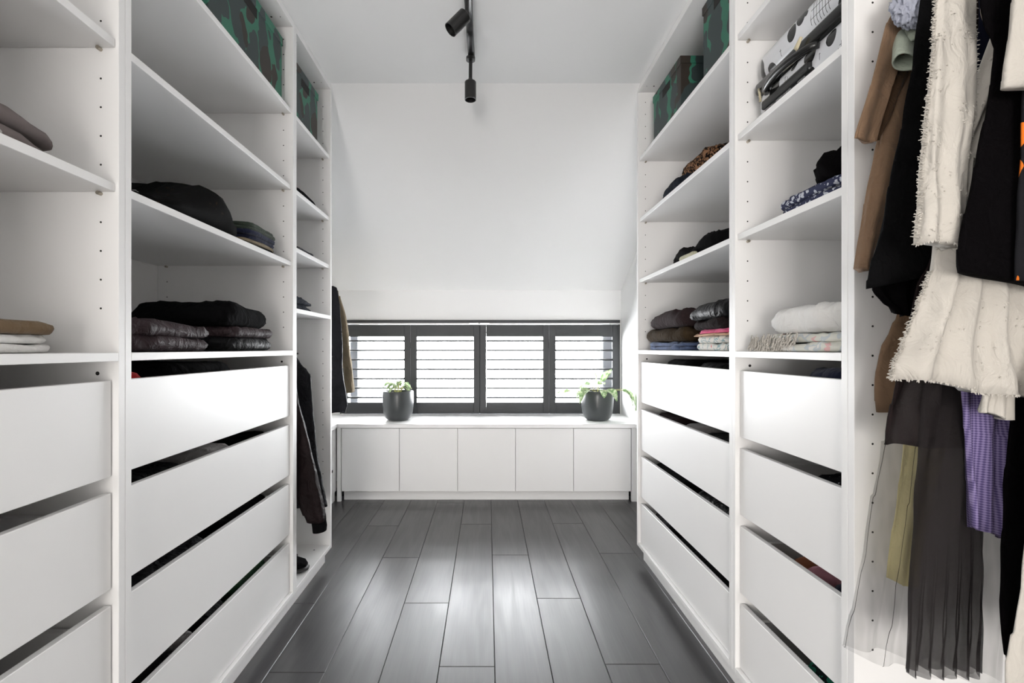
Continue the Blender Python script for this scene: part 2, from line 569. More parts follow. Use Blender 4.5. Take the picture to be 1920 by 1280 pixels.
# ---------------------------------------------------------------- dimensions
XL, XR, XB, XW = 0.783, 0.761, 1.335, 1.345
CEIL = 2.40
YB = 3.90                 # window wall
YREAR = -3.20
YCREASE, ZLOW = 2.40, 1.545
RW = 1.085                # side wall of the window alcove (right)

# ---------------------------------------------------------------- setting
bm = BM()
box(bm, -XW - 0.1, XW + 0.1, YREAR - 0.15, YB + 0.15, -0.10, -0.012)
floor = obj('floor', bm, 'gap', kind='structure', label='dark stained oak plank floor')
# planks: column -> distance of one known end joint (length 1.315 m)
PW, PL, PX0 = 0.188, 1.315, 0.0246
joints = {-8: 1.9, -7: 2.3, -6: 2.75, -5: 2.024, -4: 2.909, -3: 2.468, -2: 2.028, -1: 2.938, 0: 2.5, 1: 2.065, 2: 2.95, 3: 2.52, 4: 2.028, 5: 2.6, 6: 2.2, 7: 2.8}
plank_meshes = {}
def plank(x0, x1, y0, y1):
    key = (round(x1 - x0, 4), round(y1 - y0, 4))
    if key not in plank_meshes:
        b = BM()
        w, l = (x1 - x0) / 2, (y1 - y0) / 2
        g = 0.0006
        box(b, -w + g, w - g, -l + g, l - g, -0.012, 0.0)
        top = [e for e in b.edges if all(v.co.z > -0.001 for v in e.verts)]
        bmesh.ops.bevel(b, geom=top, offset=0.0016, segments=1, affect='EDGES')
        me = bpy.data.meshes.new('plank')
        bmesh.ops.recalc_face_normals(b, faces=b.faces[:])
        b.to_mesh(me)
        b.free()
        me.materials.append(MAT['floor'])
        plank_meshes[key] = me
    o = bpy.data.objects.new('plank', plank_meshes[key])
    COL.objects.link(o)
    o.parent = floor
    o.location = ((x0 + x1) / 2, (y0 + y1) / 2, 0)
for k, j in joints.items():
    x0 = max(PX0 + PW * k, -XW)
    x1 = min(PX0 + PW * (k + 1), XW)
    if x1 - x0 < 0.01: continue

    ys = [j + PL * n for n in range(-5, 4)]
    ys = [YREAR] + [y for y in ys if YREAR + 0.05 < y < 3.45] + [3.5]
    for a, b_ in zip(ys, ys[1:]):
        plank(x0, x1, a, b_)

bm = BM()
box(bm, -XW - 0.15, -XW, -0.35, YB, 0, 2.5)
box(bm, -XW - 0.15, -XW, YREAR, -1.55, 0, 2.5)
box(bm, -XW - 0.15, -XW, -1.55, -0.35, 0, 0.22)
box(bm, -XW - 0.15, -XW, -1.55, -0.35, 2.02, 2.5)
obj('wall_left', bm, 'paint', kind='structure', label='white wall behind the shelving opposite the clothes rail')
bm = BM()
box(bm, XW, XW + 0.15, YREAR, 2.46, 0, 2.5)
box(bm, RW, XW + 0.15, 2.46, YB, 0, 2.5)
obj('wall_right', bm, 'paint', kind='structure', label='white wall behind the suitcase shelving')
WX0, WX1, WZ0, WZ1 = -1.196, 1.073, 0.547, 1.306
bm = BM()
box(bm, -XW - 0.15, WX0, YB, YB + 0.16, 0, 1.75)
box(bm, WX1, XW + 0.15, YB, YB + 0.16, 0, 1.75)
box(bm, WX0, WX1, YB, YB + 0.16, 0, WZ0 - 0.02)
box(bm, WX0, WX1, YB, YB + 0.16, WZ1, 1.75)
obj('wall_back', bm, 'paint', kind='structure', label='low white wall around the shuttered window')
bx, dcx = 0.62, -0.58
bm = BM()
box(bm, -XW - 0.15, dcx - bx, YREAR - 0.15, YREAR, 0, 2.5)
box(bm, dcx + bx, XW + 0.15, YREAR - 0.15, YREAR, 0, 2.5)
box(bm, dcx - bx, dcx + bx, YREAR - 0.15, YREAR, 2.14, 2.5)
obj('wall_front', bm, 'paint', kind='structure', label='white wall around the added frosted double door')
for i, (xa, xb) in enumerate(((dcx - bx, dcx - 0.001), (dcx + 0.001, dcx + bx))):  # double door invented to go with the rear fill light, out of view
    dr_ = bpy.data.objects.new('door_%d' % (i + 1), None)
    COL.objects.link(dr_)
    dr_.location = ((xa + xb) / 2, YREAR - 0.06, 0)
    tag(dr_, 'white framed leaf of the added, unseen frosted double door', kind='structure')
    bm = BM()
    ya, yb = YREAR - 0.09, YREAR - 0.045
    box(bm, xa, xa + 0.06, ya, yb, 0, 2.14)
    box(bm, xb - 0.06, xb, ya, yb, 0, 2.14)
    box(bm, xa + 0.06, xb - 0.06, ya, yb, 0, 0.09)
    box(bm, xa + 0.06, xb - 0.06, ya, yb, 1.38, 2.14)
    obj('door_frame', bm, 'melamine', dr_)
    bm = BM()
    box(bm, xa + 0.06, xb - 0.06, YREAR - 0.07, YREAR - 0.062, 0.09, 1.38)
    obj('added_frosted_pane', bm, 'frosted', dr_)
# flat ceiling and the sloped part under the roof, one skin
bm = BM()
sec = [(YREAR - 0.15, CEIL), (YCREASE, CEIL), (YB + 0.16, ZLOW - 0.16 * (CEIL - ZLOW) / (YB - YCREASE)),
       (YB + 0.16, ZLOW + 0.10), (YCREASE + 0.05, CEIL + 0.12), (YREAR - 0.15, CEIL + 0.12)]
a = [bm.verts.new((-XW - 0.15, y, z)) for y, z in sec]
b_ = [bm.verts.new((XW + 0.15, y, z)) for y, z in sec]
bm.faces.new(a)
bm.faces.new(b_[::-1])
for i in range(len(sec)):
    j = (i + 1) % len(sec)
    bm.faces.new((a[i], b_[i], b_[j], a[j]))
obj('ceiling', bm, 'paint', kind='structure', label='white ceiling sloping down to the window wall')

# windows
w1 = bpy.data.objects.new('window_1', None)
COL.objects.link(w1)
w1.location = (0, YB + 0.12, WZ0)
tag(w1, 'wide low window behind the charcoal shutters', kind='structure')
bm = BM()
y0, y1 = YB + 0.10, YB + 0.15
box(bm, WX0, WX1, y0, y1, WZ0 - 0.02, WZ0 + 0.03)
box(bm, WX0, WX1, y0, y1, WZ1 - 0.04, WZ1)
for (xa, xb) in ((WX0, WX0 + 0.02), (WX1 - 0.02, WX1)):
    box(bm, xa, xb, y0, y1, WZ0, WZ1)
obj('window_frame', bm, 'frame', w1)
for xa, xb in ((-1.142, -1.078), (0.958, 1.034)):
    bm = BM()
    box(bm, xa, xb, YB + 0.09, YB + 0.155, WZ0, WZ1, 0.004)
    obj('mullion', bm, 'frame', w1)
for xa, xb in ((WX0 + 0.02, WX1 - 0.02),):
    bm = BM()
    box(bm, xa, xb, YB + 0.122, YB + 0.127, WZ0 + 0.03, WZ1 - 0.04)
    obj('pane', bm, 'glass', w1)
w2 = bpy.data.objects.new('added_side_window', None)  # window invented to go with the side fill light, out of view
COL.objects.link(w2)
w2.location = (-XW - 0.06, -0.95, 0.22)
tag(w2, 'added frosted side window, unseen behind the viewer', kind='structure')
bm = BM()
xa, xb = -XW - 0.09, -XW - 0.04
box(bm, xa, xb, -1.55, -1.50, 0.22, 2.02)
box(bm, xa, xb, -0.40, -0.35, 0.22, 2.02)
box(bm, xa, xb, -1.50, -0.40, 0.22, 0.27)
box(bm, xa, xb, -1.50, -0.40, 1.97, 2.02)
obj('window_frame', bm, 'melamine', w2)
bm = BM()
box(bm, xa + 0.02, xa + 0.028, -1.50, -0.40, 0.27, 1.97)
obj('added_frosted_pane', bm, 'frosted', w2)

# ---------------------------------------------------------------- wardrobe units
SHZ = [2.020, 1.713, 1.407]       # undersides of adjustable shelves
TH = 0.018
def unit(s, y0, y1, label, shelves, board=1.048, drawers=True, rail=None):
    xf = XL if s < 0 else XR
    X = lambda u: s * (xf + u)
    D = XB - xf
    g = 0.0004
    y0 += g; y1 -= g
    root = thing('wardrobe_unit', (s * (xf + D / 2), (y0 + y1) / 2, 0), label, 'wardrobe', 'open white wardrobe units along the side walls')
    def part(name, u0, u1, ya, yb, za, zb, bev=0.0008, parent=root, mat='melamine'):
        bm = BM()
        box(bm, X(u0), X(u1), ya, yb, za, zb, bev)
        return obj(name, bm, mat, parent)
    ZB, ZT = 0.077, 2.386
    part('plinth', 0.034, D - 0.02, y0, y1, 0.0, ZB)
    part('side_panel', 0, D, y0, y0 + TH, ZB, ZT)
    part('side_panel', 0, D, y1 - TH, y1, ZB, ZT)
    ya, yb = y0 + TH, y1 - TH
    part('bottom_panel', 0, D - 0.006, ya, yb, ZB, ZB + TH)
    part('top_panel', 0, D - 0.006, ya, yb, ZT - TH, ZT)
    part('back_panel', D - 0.006, D, ya, yb, ZB, ZT, 0)
    part('scribe_strip', 0.002, 0.020, y0, y1, ZT, CEIL - 0.001)
    for z in shelves:
        sh = part('shelf', 0.007, D - 0.010, ya + 0.001, yb - 0.001, z, z + TH)
        for yy, d in ((ya, 1), (yb, -1)):
            for u in (0.038, D - 0.045):
                bm = BM()
                cyl(bm, (X(u), yy, z - 0.004), (X(u), yy + d * 0.010, z - 0.004), 0.004, n=10)
                obj('shelf_pin', bm, 'pin', sh)
    if board:
        part('fixed_shelf', 0.0, D - 0.006, ya, yb, board, board + TH)
    # rows of little peg holes on both inner sides
    bm = BM()
    z0 = 1.16 if drawers else (0.45 if rail != 1 else 0.2)
    z = z0
    while z < 2.33:
        if all(abs(z - q - 0.006) > 0.028 for q in shelves) and not (board and abs(z - board) < 0.05):
            for yy, d in ((ya, 1), (yb, -1)):
                for u in (0.038, D - 0.045):
                    cyl(bm, (X(u), yy - d * 0.001, z), (X(u), yy + d * 0.0004, z), 0.0022, n=8)
        z += 0.061
    for yy in (ya + 0.06, yb - 0.06):
        cyl(bm, (X(0.06), yy, ZT - TH + 0.001), (X(0.06), yy, ZT - TH - 0.0004), 0.004, n=10)
        cyl(bm, (X(0.025), yy, ZT - TH + 0.001), (X(0.025), yy, ZT - TH - 0.0004), 0.002, n=8)
        cyl(bm, (X(0.06), yy, ZB + TH - 0.001), (X(0.06), yy, ZB + TH + 0.0004), 0.004, n=10)
    if drawers:
        for yy, d in ((ya, 1), (yb, -1)):
            cyl(bm, (X(0.045), yy - d * 0.001, 1.022), (X(0.045), yy + d * 0.0004, 1.022), 0.0042, n=12)
    obj('peg_holes', bm, 'hole', root, kind='stuff')
    if drawers:
        for k in range(4):
            zt = 1.007 - 0.238 * k
            zb = max(zt - 0.203, ZB + TH + 0.002)
            dr = part('drawer', 0.013, 0.029, ya + 0.004, yb - 0.004, zb, zt, 0.0012)
            bm = BM()
            hb = zt - 0.045
            box(bm, X(0.0295), X(0.50), ya + 0.012, ya + 0.026, zb + 0.01, hb)
            box(bm, X(0.0295), X(0.50), yb - 0.026, yb - 0.012, zb + 0.01, hb)
            box(bm, X(0.486), X(0.50), ya + 0.027, yb - 0.027, zb + 0.01, hb)
            box(bm, X(0.0295), X(0.485), ya + 0.027, yb - 0.027, zb + 0.01, zb + 0.024)
            obj('drawer_box', bm, 'melamine', dr)
    if rail:
        rz, ru = rail
        bm = BM()
        cyl(bm, (X(ru), ya + 0.006, rz), (X(ru), yb - 0.006, rz), 0.0125, n=20)
        rl = obj('hanging_rail', bm, 'chrome', root, smooth=False)
        for yy, d in ((ya, 1), (yb, -1)):
            bm = BM()
            cyl(bm, (X(ru), yy, rz), (X(ru), yy + d * 0.006, rz), 0.024, n=20)
            obj('rail_socket', bm, 'chrome', rl)
    return root

YL1, YL2, YL3 = 1.0378, 1.951, 2.413
YR1, YR2, YR3 = 1.0143, 1.493, 2.446
unit(-1, 0.04, YL1, 'open white wardrobe unit holding tan and white folded trousers above four drawers', SHZ)
unit(-1, YL1, YL2, 'open white wardrobe unit with black and plum puffer jackets stacked above four drawers', SHZ)
unit(-1, YL2, YL3, 'narrow white wardrobe unit without drawers where two jackets hang below four shelves', [2.020, 1.713, 1.474], board=1.221, drawers=False, rail=(1.165, 0.29))
unit(1, YR2, YR3, 'open white wardrobe unit holding leopard print top and two piles of clothes', SHZ)
unit(1, YR1, YR2, 'narrow white wardrobe unit holding the suitcase and white bedding above four drawers', SHZ)
unit(1, 0.04, YR1, 'white wardrobe unit with long hanging space full of coats and dresses', [2.020], board=None, drawers=False, rail=(1.93, 0.285))

# ---------------------------------------------------------------- low cabinets and worktop by the window
YC = 3.37
cab = thing('low_cabinet', (0, YC + 0.27, 0), 'long low white cabinet with five flat doors under the window', 'cabinet')
dx = [-1.026, -0.6186, -0.2097, 0.1966, 0.604, 1.009]
bm = BM()
box(bm, -1.056, RW - 0.002, YC + 0.020, YB - 0.004, 0.07, 0.517)
obj('body', bm, 'melamine', cab)
bm = BM()
box(bm, -1.02, 1.005, YC + 0.045, YC + 0.061, 0.0, 0.0695)
obj('toe_kick', bm, 'melamine', cab)
for a, b2 in zip(dx, dx[1:]):
    bm = BM()
    box(bm, a + 0.0016, b2 - 0.0016, YC, YC + 0.018, 0.072, 0.514, 0.001)
    obj('door', bm, 'melamine', cab)
for a, b2 in ((-1.056, -1.0285), (1.0115, RW - 0.001)):
    bm = BM()
    box(bm, a, b2, YC - 0.002, YC + 0.019, 0.0, 0.517, 0.001)
    obj('filler_panel', bm, 'melamine', cab)
side = thing('low_cabinet', (-1.2, 2.9, 0), 'short low white cabinet below the hanging coats beside the window', 'cabinet')
bm = BM()
box(bm, -XW + 0.004, -1.090, YL3 + 0.002, YC + 0.1, 0.07, 0.517)
obj('body', bm, 'melamine', side)
bm = BM()
box(bm, -1.100, -1.078, YL3 + 0.002, YC + 0.02, 0, 0.0695)
obj('toe_kick', bm, 'melamine', side)
for a, b2 in ((YL3 + 0.01, 2.89), (2.893, YC + 0.016)):
    bm = BM()
    box(bm, -1.088, -1.066, a, b2, 0.072, 0.514, 0.001)
    d_ = obj('door', bm, 'melamine', side)
    bm = BM()
    cyl(bm, (-1.068, b2 - 0.09, 0.23), (-1.0655, b2 - 0.09, 0.23), 0.011, n=16)
    obj('finger_hole', bm, 'hole', d_)
bm = BM()
pts = [(-XW + 0.003, YL3 + 0.002), (-1.055, YL3 + 0.002), (-1.055, YC - 0.012), (1.035, YC - 0.012), (1.035, YR3 + 0.016), (RW - 0.001, YR3 + 0.016), (RW - 0.001, YB - 0.001), (-XW + 0.003, YB - 0.001)]
a = [bm.verts.new((x, y, 0.519)) for x, y in pts]
b_ = [bm.verts.new((x, y, 0.545)) for x, y in pts]
bm.faces.new(a[::-1]); bm.faces.new(b_)
for i in range(len(pts)):
    j = (i + 1) % len(pts)
    bm.faces.new((a[i], a[j], b_[j], b_[i]))
bmesh.ops.bevel(bm, geom=bm.edges[:], offset=0.0012, segments=1, affect='EDGES')
obj('worktop', bm, 'melamine', loc=(0, 3.6, 0.519), label='white worktop running along the window and over both low sides', cat='worktop')

# ---------------------------------------------------------------- shutters
PAN = (WX1 - WX0 - 0.02) / 4
order = ['shutter panel next to the hanging khaki jacket', 'shutter panel beside the pot without trailing leaves', 'shutter panel standing between the two potted plants', 'shutter panel behind the trailing plant']
for i in range(4):
    x0 = WX0 + 0.01 + PAN * i + 0.0008
    x1 = x0 + PAN - 0.0016
    y0, y1 = YB - 0.014, YB + 0.014
    zt, zb = 1.266, 0.5475
    r = thing('window_shutter', ((x0 + x1) / 2, YB, zb), 'charcoal louvred ' + order[i], 'shutter', 'charcoal window shutters')
    for xa, xb in ((x0, x0 + 0.050), (x1 - 0.050, x1)):
        bm = BM(); box(bm, xa, xb, y0, y1, zb, zt, 0.002)
        obj('stile', bm, 'shutter', r)
    bm = BM(); box(bm, x0 + 0.0502, x1 - 0.0502, y0 + 0.001, y1 - 0.001, 1.170, zt, 0.001)
    obj('top_rail', bm, 'shutter', r)
    bm = BM(); box(bm, x0 + 0.0502, x1 - 0.0502, y0 + 0.001, y1 - 0.001, zb, 0.637, 0.001)
    obj('bottom_rail', bm, 'shutter', r)
    for k in range(7):
        z = H + (CY - (639.0 + 17.6 * k)) * YB / F
        bm = BM()
        n = 12
        A = [bm.verts.new((x0 + 0.051, YB + 0.038 * math.cos(2 * PI * q / n), z + 0.0095 * math.sin(2 * PI * q / n))) for q in range(n)]
        B = [bm.verts.new((x1 - 0.051, v.co.y, v.co.z)) for v in A]
        bm.faces.new(A); bm.faces.new(B[::-1])
        for q in range(n):
            bm.faces.new((A[q], A[(q + 1) % n], B[(q + 1) % n], B[q]))
        obj('louvre', bm, 'shutter', r)
    for zz in (0.72, 1.10) if i in (0, 2) else ():
        bm = BM(); cyl(bm, (x1, y0 - 0.004, zz - 0.025), (x1, y0 - 0.004, zz + 0.025), 0.004, n=8)
        obj('hinge', bm, 'shutter', r)
for q, i in ((bpy.data.objects['window_shutter.001'], 1),):
    xg = WX0 + 0.01 + PAN * (i + 1)
    bm = BM(); box(bm, xg - 0.012, xg + 0.012, YB + 0.0145, YB + 0.020, 0.5475, 1.266)
    obj('meeting_strip', bm, 'shutter', q)
hd = thing('shutter_track', (0, YB, 1.27), 'slim head frame and white track above the shutters', 'track')
bm = BM(); box(bm, WX0, WX1, YB - 0.016, YB + 0.04, 1.282, 1.3055, 0.001)
obj('head_frame', bm, 'shutter', hd)
for xa, xb in ((WX0, WX0 + 0.0102), (WX1 - 0.0102, WX1)):
    bm = BM(); box(bm, xa, xb, YB - 0.012, YB + 0.03, 0.5465, 1.268)
    obj('side_post', bm, 'shutter', hd)
bm = BM(); box(bm, WX0, WX1, YB - 0.022, YB + 0.012, 1.2685, 1.2805, 0.001)
obj('track', bm, 'railwhite', hd)
for x in (WX0 + 0.04, -0.11, -0.02, WX1 - 0.05):
    bm = BM(); box(bm, x - 0.035, x + 0.035, YB - 0.027, YB - 0.022, 1.267, 1.281, 0.001)
    obj('carrier', bm, 'chrome', hd)

# ---------------------------------------------------------------- ceiling spot bar
sp = thing('ceiling_spotlight_bar', (-0.07, 1.9, CEIL), 'black ceiling bar with two adjustable cylinder spotlights', 'light')
bm = BM()
bar_pts = [(-0.072, 1.30), (-0.072, 2.16)]
box(bm, -0.087, -0.057, 1.25, 2.17, CEIL - 0.028, CEIL - 0.002, 0.004, 2)
obj('bar', bm, 'blackbar', sp)
def spot(base, joint, d, label):
    base, joint, d = Vector(base), Vector(joint), Vector(d).normalized()
    bm = BM()
    cyl(bm, base + Vector((0, 0, 0.014)), base, 0.020, n=24)
    cyl(bm, base, joint, 0.008, n=14)
    bmesh.ops.create_uvsphere(bm, u_segments=14, v_segments=8, radius=0.010, matrix=Matrix.Translation(joint))
    arm = obj('swivel_arm', bm, 'blackmetal', sp)
    st = joint + d * 0.008
    q = d.to_track_quat('Z', 'Y').to_matrix().to_4x4()
    bm = BM()
    R, Ln = 0.0252, 0.082
    lathe(bm, [(0, 0), (R - 0.003, 0), (R, 0.003), (R, Ln), (R - 0.002, Ln), (R - 0.003, Ln - 0.02), (0, Ln - 0.022)], (0, 0, 0), 32)
    bm.transform(Matrix.Translation(st) @ q)
    hh = obj('lamp_head', bm, 'blackmetal', sp)
    bm = BM()
    cyl(bm, st + d * (Ln - 0.021), st + d * (Ln - 0.014), 0.02, n=20)
    obj('lens', bm, 'black_plastic', hh)
spot((-0.075, 1.74, CEIL - 0.042), (-0.074, 1.735, 2.285), (-0.66, -0.12, -0.74), 1)
spot((-0.075, 2.14, CEIL - 0.042), (-0.076, 2.14, 2.272), (0.0, 0.0, -1.0), 2)

# ---------------------------------------------------------------- folded clothes
def slab(bm, cx, cy, z0, wx, wy, h, seed, amp=0.004, prof=None, ex=0.35, freq=9.0, na=76, rot=0.0):
    """a folded piece of cloth: soft flat middle, rounded folded edge, wrinkles and creases"""
    b = h / 2
    A, B = max(wx / 2 - b, 0.004), max(wy / 2 - b, 0.004)
    S = Vector((seed * 7.31, seed * 3.17, seed * 5.9))
    spec = [(0.3, 0, 1), (0.55, 0, 1), (0.75, 0, 1), (0.9, 0, 1)]
    nt_ = 8
    for i in range(nt_):
        t = PI / 2 - PI * i / (nt_ - 1)
        spec.append((1.0, math.cos(t), math.sin(t)))
    spec += [(0.8, 0, -1), (0.45, 0, -1)]
    cr, sr = math.cos(rot), math.sin(rot)
    def pt(x, y, zz, edge):
        ty = min(max(y / wy + 0.5, 0), 1)
        tx = min(max(x / wx + 0.5, 0), 1)
        p = prof(ty, tx) if prof else 1.0
        q = Vector((x * freq, y * freq, zz * 0.5)) + S
        q2 = Vector((x * freq * 1.6, y * freq * 2.6, zz * 0.9)) + S
        n1 = noise.noise(q)
        n2 = 0.40 - abs(noise.noise(q2) + 0.5 * noise.noise(q2 * 2.1)) * 1.6
        n3 = 0.45 - abs(noise.noise(Vector((y * freq * 3.7, x * freq * 1.2, zz * 0.6)) + S)) * 1.6
        z = (b + b * zz) * p
        if zz > -0.5:
            z += amp * (0.7 * n1 + 1.3 * n2) * (zz + 0.5) / 1.5
        out = amp * (1.0 * n1 + 1.5 * n3) * edge
        r = math.hypot(x, y) + 1e-6
        x2, y2 = x + x / r * out, y + y / r * out
        return Vector((cx + x2 * cr - y2 * sr, cy + x2 * sr + y2 * cr, z0 + max(z, 0.0004)))
    rings = []
    for s, o_, zz in spec:
        ring = []
        for k in range(na):
            th = 2 * PI * k / na
            c, sn = math.cos(th), math.sin(th)
            x = math.copysign(abs(c) ** ex, c)
            y = math.copysign(abs(sn) ** ex, sn)
            ring.append(bm.verts.new(pt(x * A * s + o_ * b * c, y * B * s + o_ * b * sn, zz, 1.0 if s == 1.0 else s * 0.5)))
        rings.append(ring)
    for a, c in zip(rings, rings[1:]):
        for k in range(na):
            bm.faces.new((a[k], a[(k + 1) % na], c[(k + 1) % na], c[k]))
    for ring, zz in ((rings[0], 1), (rings[-1], -1)):
        v = bm.verts.new(pt(0, 0, zz, 0))
        for k in range(na):
            bm.faces.new((ring[k], ring[(k + 1) % na], v))

SEED = [1]
def folded(name, label, cat, s, xfront, depth, y0, y1, z0, h, mat, layers=2, amp=0.004, prof=None, group='folded clothes on the shelves', ex=0.35, freq=9.0, jit=0.006):
    """xfront: distance of the aisle-facing edge from the room axis; s: side"""
    SEED[0] += 1
    rnd = random.Random(SEED[0])
    bm = BM()
    cx = s * (xfront + depth / 2)
    cy = (y0 + y1) / 2
    lh = h / layers
    for i in range(layers):
        slab(bm, cx + rnd.uniform(-jit, jit), cy + rnd.uniform(-jit, jit), z0 + lh * i, depth - rnd.uniform(0, 2 * jit), (y1 - y0) - rnd.uniform(0, 2 * jit), lh * 0.99, SEED[0] + i * 0.37, amp, prof, ex, freq, rot=rnd.uniform(-0.03, 0.03))
    return obj(name, bm, mat, loc=(cx, cy, z0), smooth=True, label=label, cat=cat, group=group)

ZS = [z + TH + 0.0006 for z in SHZ]       # shelf tops 2.038, 1.731, 1.425
ZBD = 1.066 + 0.0006
def lerp_prof(pts):
    def f(t, tx=0):
        for (a, va), (b, vb) in zip(pts, pts[1:]):
            if t <= b:
                q = (t - a) / max(b - a, 1e-6)
                q = q * q * (3 - 2 * q)
                return va + (vb - va) * q
        return pts[-1][1]
    return f

# L2: shelf with black heap and far stack
heap = folded('folded_sweater', 'rumpled heap of black and dark brown clothes on shelf above puffer jackets', 'clothing', -1, 0.805, 0.42, 1.075, 1.640, ZS[2], 0.135, 'camo', 1, 0.012,
       lerp_prof([(0, 0.22), (0.2, 0.22), (0.42, 0.50), (0.58, 0.98), (0.68, 1.0), (0.82, 0.66), (1, 0.36)]), freq=8, ex=0.45)
bm = BM()
for k in range(5):
    yy = 1.205 + k * 0.011
    box(bm, -0.893 - k * 0.003, -0.885 - k * 0.003, yy, yy + 0.006, ZS[2] + 0.047, ZS[2] + 0.0480)
obj('white_print', bm, 'white_print', heap)
z = ZS[2]
for mt, hh, nm, lab in (('black', 0.020, 'folded_trousers', 'black folded trousers at the bottom of stack topped with grey-green'),
                        ('khaki', 0.012, 'folded_shirt', 'thin tan folded shirt inside the stack topped with grey-green'),
                        ('navy', 0.030, 'folded_trousers', 'navy folded trousers inside the stack topped with grey-green'),
                        ('greygreen', 0.026, 'folded_trousers', 'grey-green folded trousers on top of a dark stack')):
    folded(nm, lab, 'clothing', -1, 0.815, 0.34, 1.635, 1.905 - (z - ZS[2]) * 0.4, z, hh, mt, 1 if hh < 0.02 else 2, 0.003)
    z += hh
# L2 board: puffer jackets
folded('puffer_jacket', 'plum-brown shiny puffer jacket folded on the fixed shelf', 'jacket', -1, 0.80, 0.30, 1.075, 1.435, ZBD, 0.075, 'plum', 2, 0.009,
       lerp_prof([(0, 1.15), (0.5, 1.05), (1, 0.75)]), freq=12)
folded('puffer_jacket', 'black jacket folded behind plum-brown puffer jacket', 'jacket', -1, 1.105, 0.21, 1.09, 1.47, ZBD, 0.125, 'black_satin', 2, 0.008,
       lerp_prof([(0, 0.8), (0.45, 0.95), (0.62, 1.25), (0.8, 1.08), (1, 0.95)]), freq=8)
z = ZBD
for mt, hh, lab, ya, yb, ly in (('black_satin', 0.045, 'black puffer jacket at the bottom of the three-jacket stack', 1.50, 1.845, 1),
                            ('plum', 0.034, 'dark plum gathered jacket in the middle of three-jacket stack', 1.50, 1.86, 1),
                            ('black', 0.066, 'thick black jacket on top of the three-jacket stack', 1.46, 1.835, 1)):
    folded('puffer_jacket', lab, 'jacket', -1, 0.805, 0.33, ya, yb, z, hh, mt, ly, 0.006, lerp_prof([(0, 0.7), (0.26, 1.25), (0.6, 1.0), (1, 0.95)]) if mt == 'black' else None, freq=11)
    z += hh
# L1
folded('folded_trousers', 'white folded trousers with two layers under tan ones', 'clothing', -1, 0.83, 0.36, 0.60, 0.957, ZBD, 0.034, 'white', 2, 0.003)
folded('folded_trousers', 'tan folded trousers lying on white ones', 'clothing', -1, 0.825, 0.36, 0.62, 0.972, ZBD + 0.034, 0.027, 'camel', 1, 0.003, lerp_prof([(0, 1.3), (0.6, 1.0), (1, 0.75)]))
folded('folded_blouse', 'grey leaf print blouse spread on shelf above tan trousers', 'clothing', -1, 0.81, 0.40, 0.50, 0.955, ZS[2], 0.07, 'leafprint', 2, 0.004, lerp_prof([(0, 1.2), (0.7, 0.95), (0.85, 0.6), (1, 0.2)]))
# L3
folded('folded_sweater', 'black folded sweater on narrow unit shelf below green box', 'clothing', -1, 0.81, 0.36, 2.03, 2.35, ZS[1], 0.045, 'black', 2, 0.004, lerp_prof([(0, 1.0), (0.6, 0.9), (1, 0.5)]))
folded('folded_sweater', 'small red folded top beside black sweater on narrow unit shelf', 'clothing', -1, 0.81, 0.20, 1.972, 2.028, ZS[1], 0.038, 'red', 1, 0.002)
folded('folded_shirt', 'thin dark folded shirt alone on narrow unit shelf', 'clothing', -1, 0.815, 0.34, 1.98, 2.30, 1.4926, 0.024, 'charcoal', 2, 0.003, lerp_prof([(0, 0.6), (0.8, 0.9), (1, 1.1)]))
folded('folded_jeans', 'dark blue crumpled trousers on narrow unit lowest shelf', 'clothing', -1, 0.80, 0.32, 1.98, 2.235, 1.2396, 0.055, 'darkdenim', 2, 0.009, lerp_prof([(0, 1.0), (0.35, 1.15), (1, 0.35)]), freq=16)
# R1
folded('folded_jeans', 'blue-black jeans rolled on the shelf in front of leopard print top', 'clothing', 1, 0.772, 0.085, 1.90, 2.165, ZS[1], 0.052, 'darkdenim', 1, 0.008, lerp_prof([(0, 0.9), (0.6, 1), (1, 0.6)]))
folded('folded_blouse', 'leopard print top heaped behind rolled jeans', 'clothing', 1, 0.862, 0.28, 1.84, 2.21, ZS[1], 0.165, 'leopard', 2, 0.012, lerp_prof([(0, 0.7), (0.35, 1.0), (0.7, 1.0), (1, 0.7)]), freq=12)
folded('folded_sweater', 'black cardigan sprawled across shelf above the two clothes piles', 'clothing', 1, 0.790, 0.15, 1.66, 2.115, ZS[2], 0.075, 'black', 1, 0.012, lerp_prof([(0, 0.95), (0.25, 1.05), (0.45, 0.62), (0.72, 0.85), (0.9, 0.5), (1, 0.4)]), freq=10)
folded('folded_shirt', 'pale cream folded shirt at the aisle edge under black cardigan', 'clothing', 1, 0.772, 0.012, 1.80, 1.96, ZS[2], 0.018, 'cream', 1, 0.002)
folded('folded_shirt', 'white folded shirt lying behind black cardigan', 'clothing', 1, 0.955, 0.26, 1.53, 1.82, ZS[2], 0.125, 'white', 4, 0.006)
z = ZBD
for mt, hh, nm, lab, y1_ in (('denim', 0.036, 'folded_jeans', 'light blue jeans at bottom of brown clothes pile', 2.37),
                       ('olive', 0.062, 'folded_sweater', 'olive brown sweater in the middle of brown clothes pile', 2.405),
                       ('brown', 0.072, 'folded_sweater', 'dark brown hooded sweater topping brown clothes pile', 2.38)):
    folded(nm, lab, 'clothing', 1, 0.772, 0.34, 1.895, y1_, z, hh, mt, 2 if mt == 'denim' else 1, 0.008, lerp_prof([(0, 1.0), (0.5, 1.08), (1, 0.65)]) if mt == 'brown' else None, freq=11)
    z += hh
z = ZBD
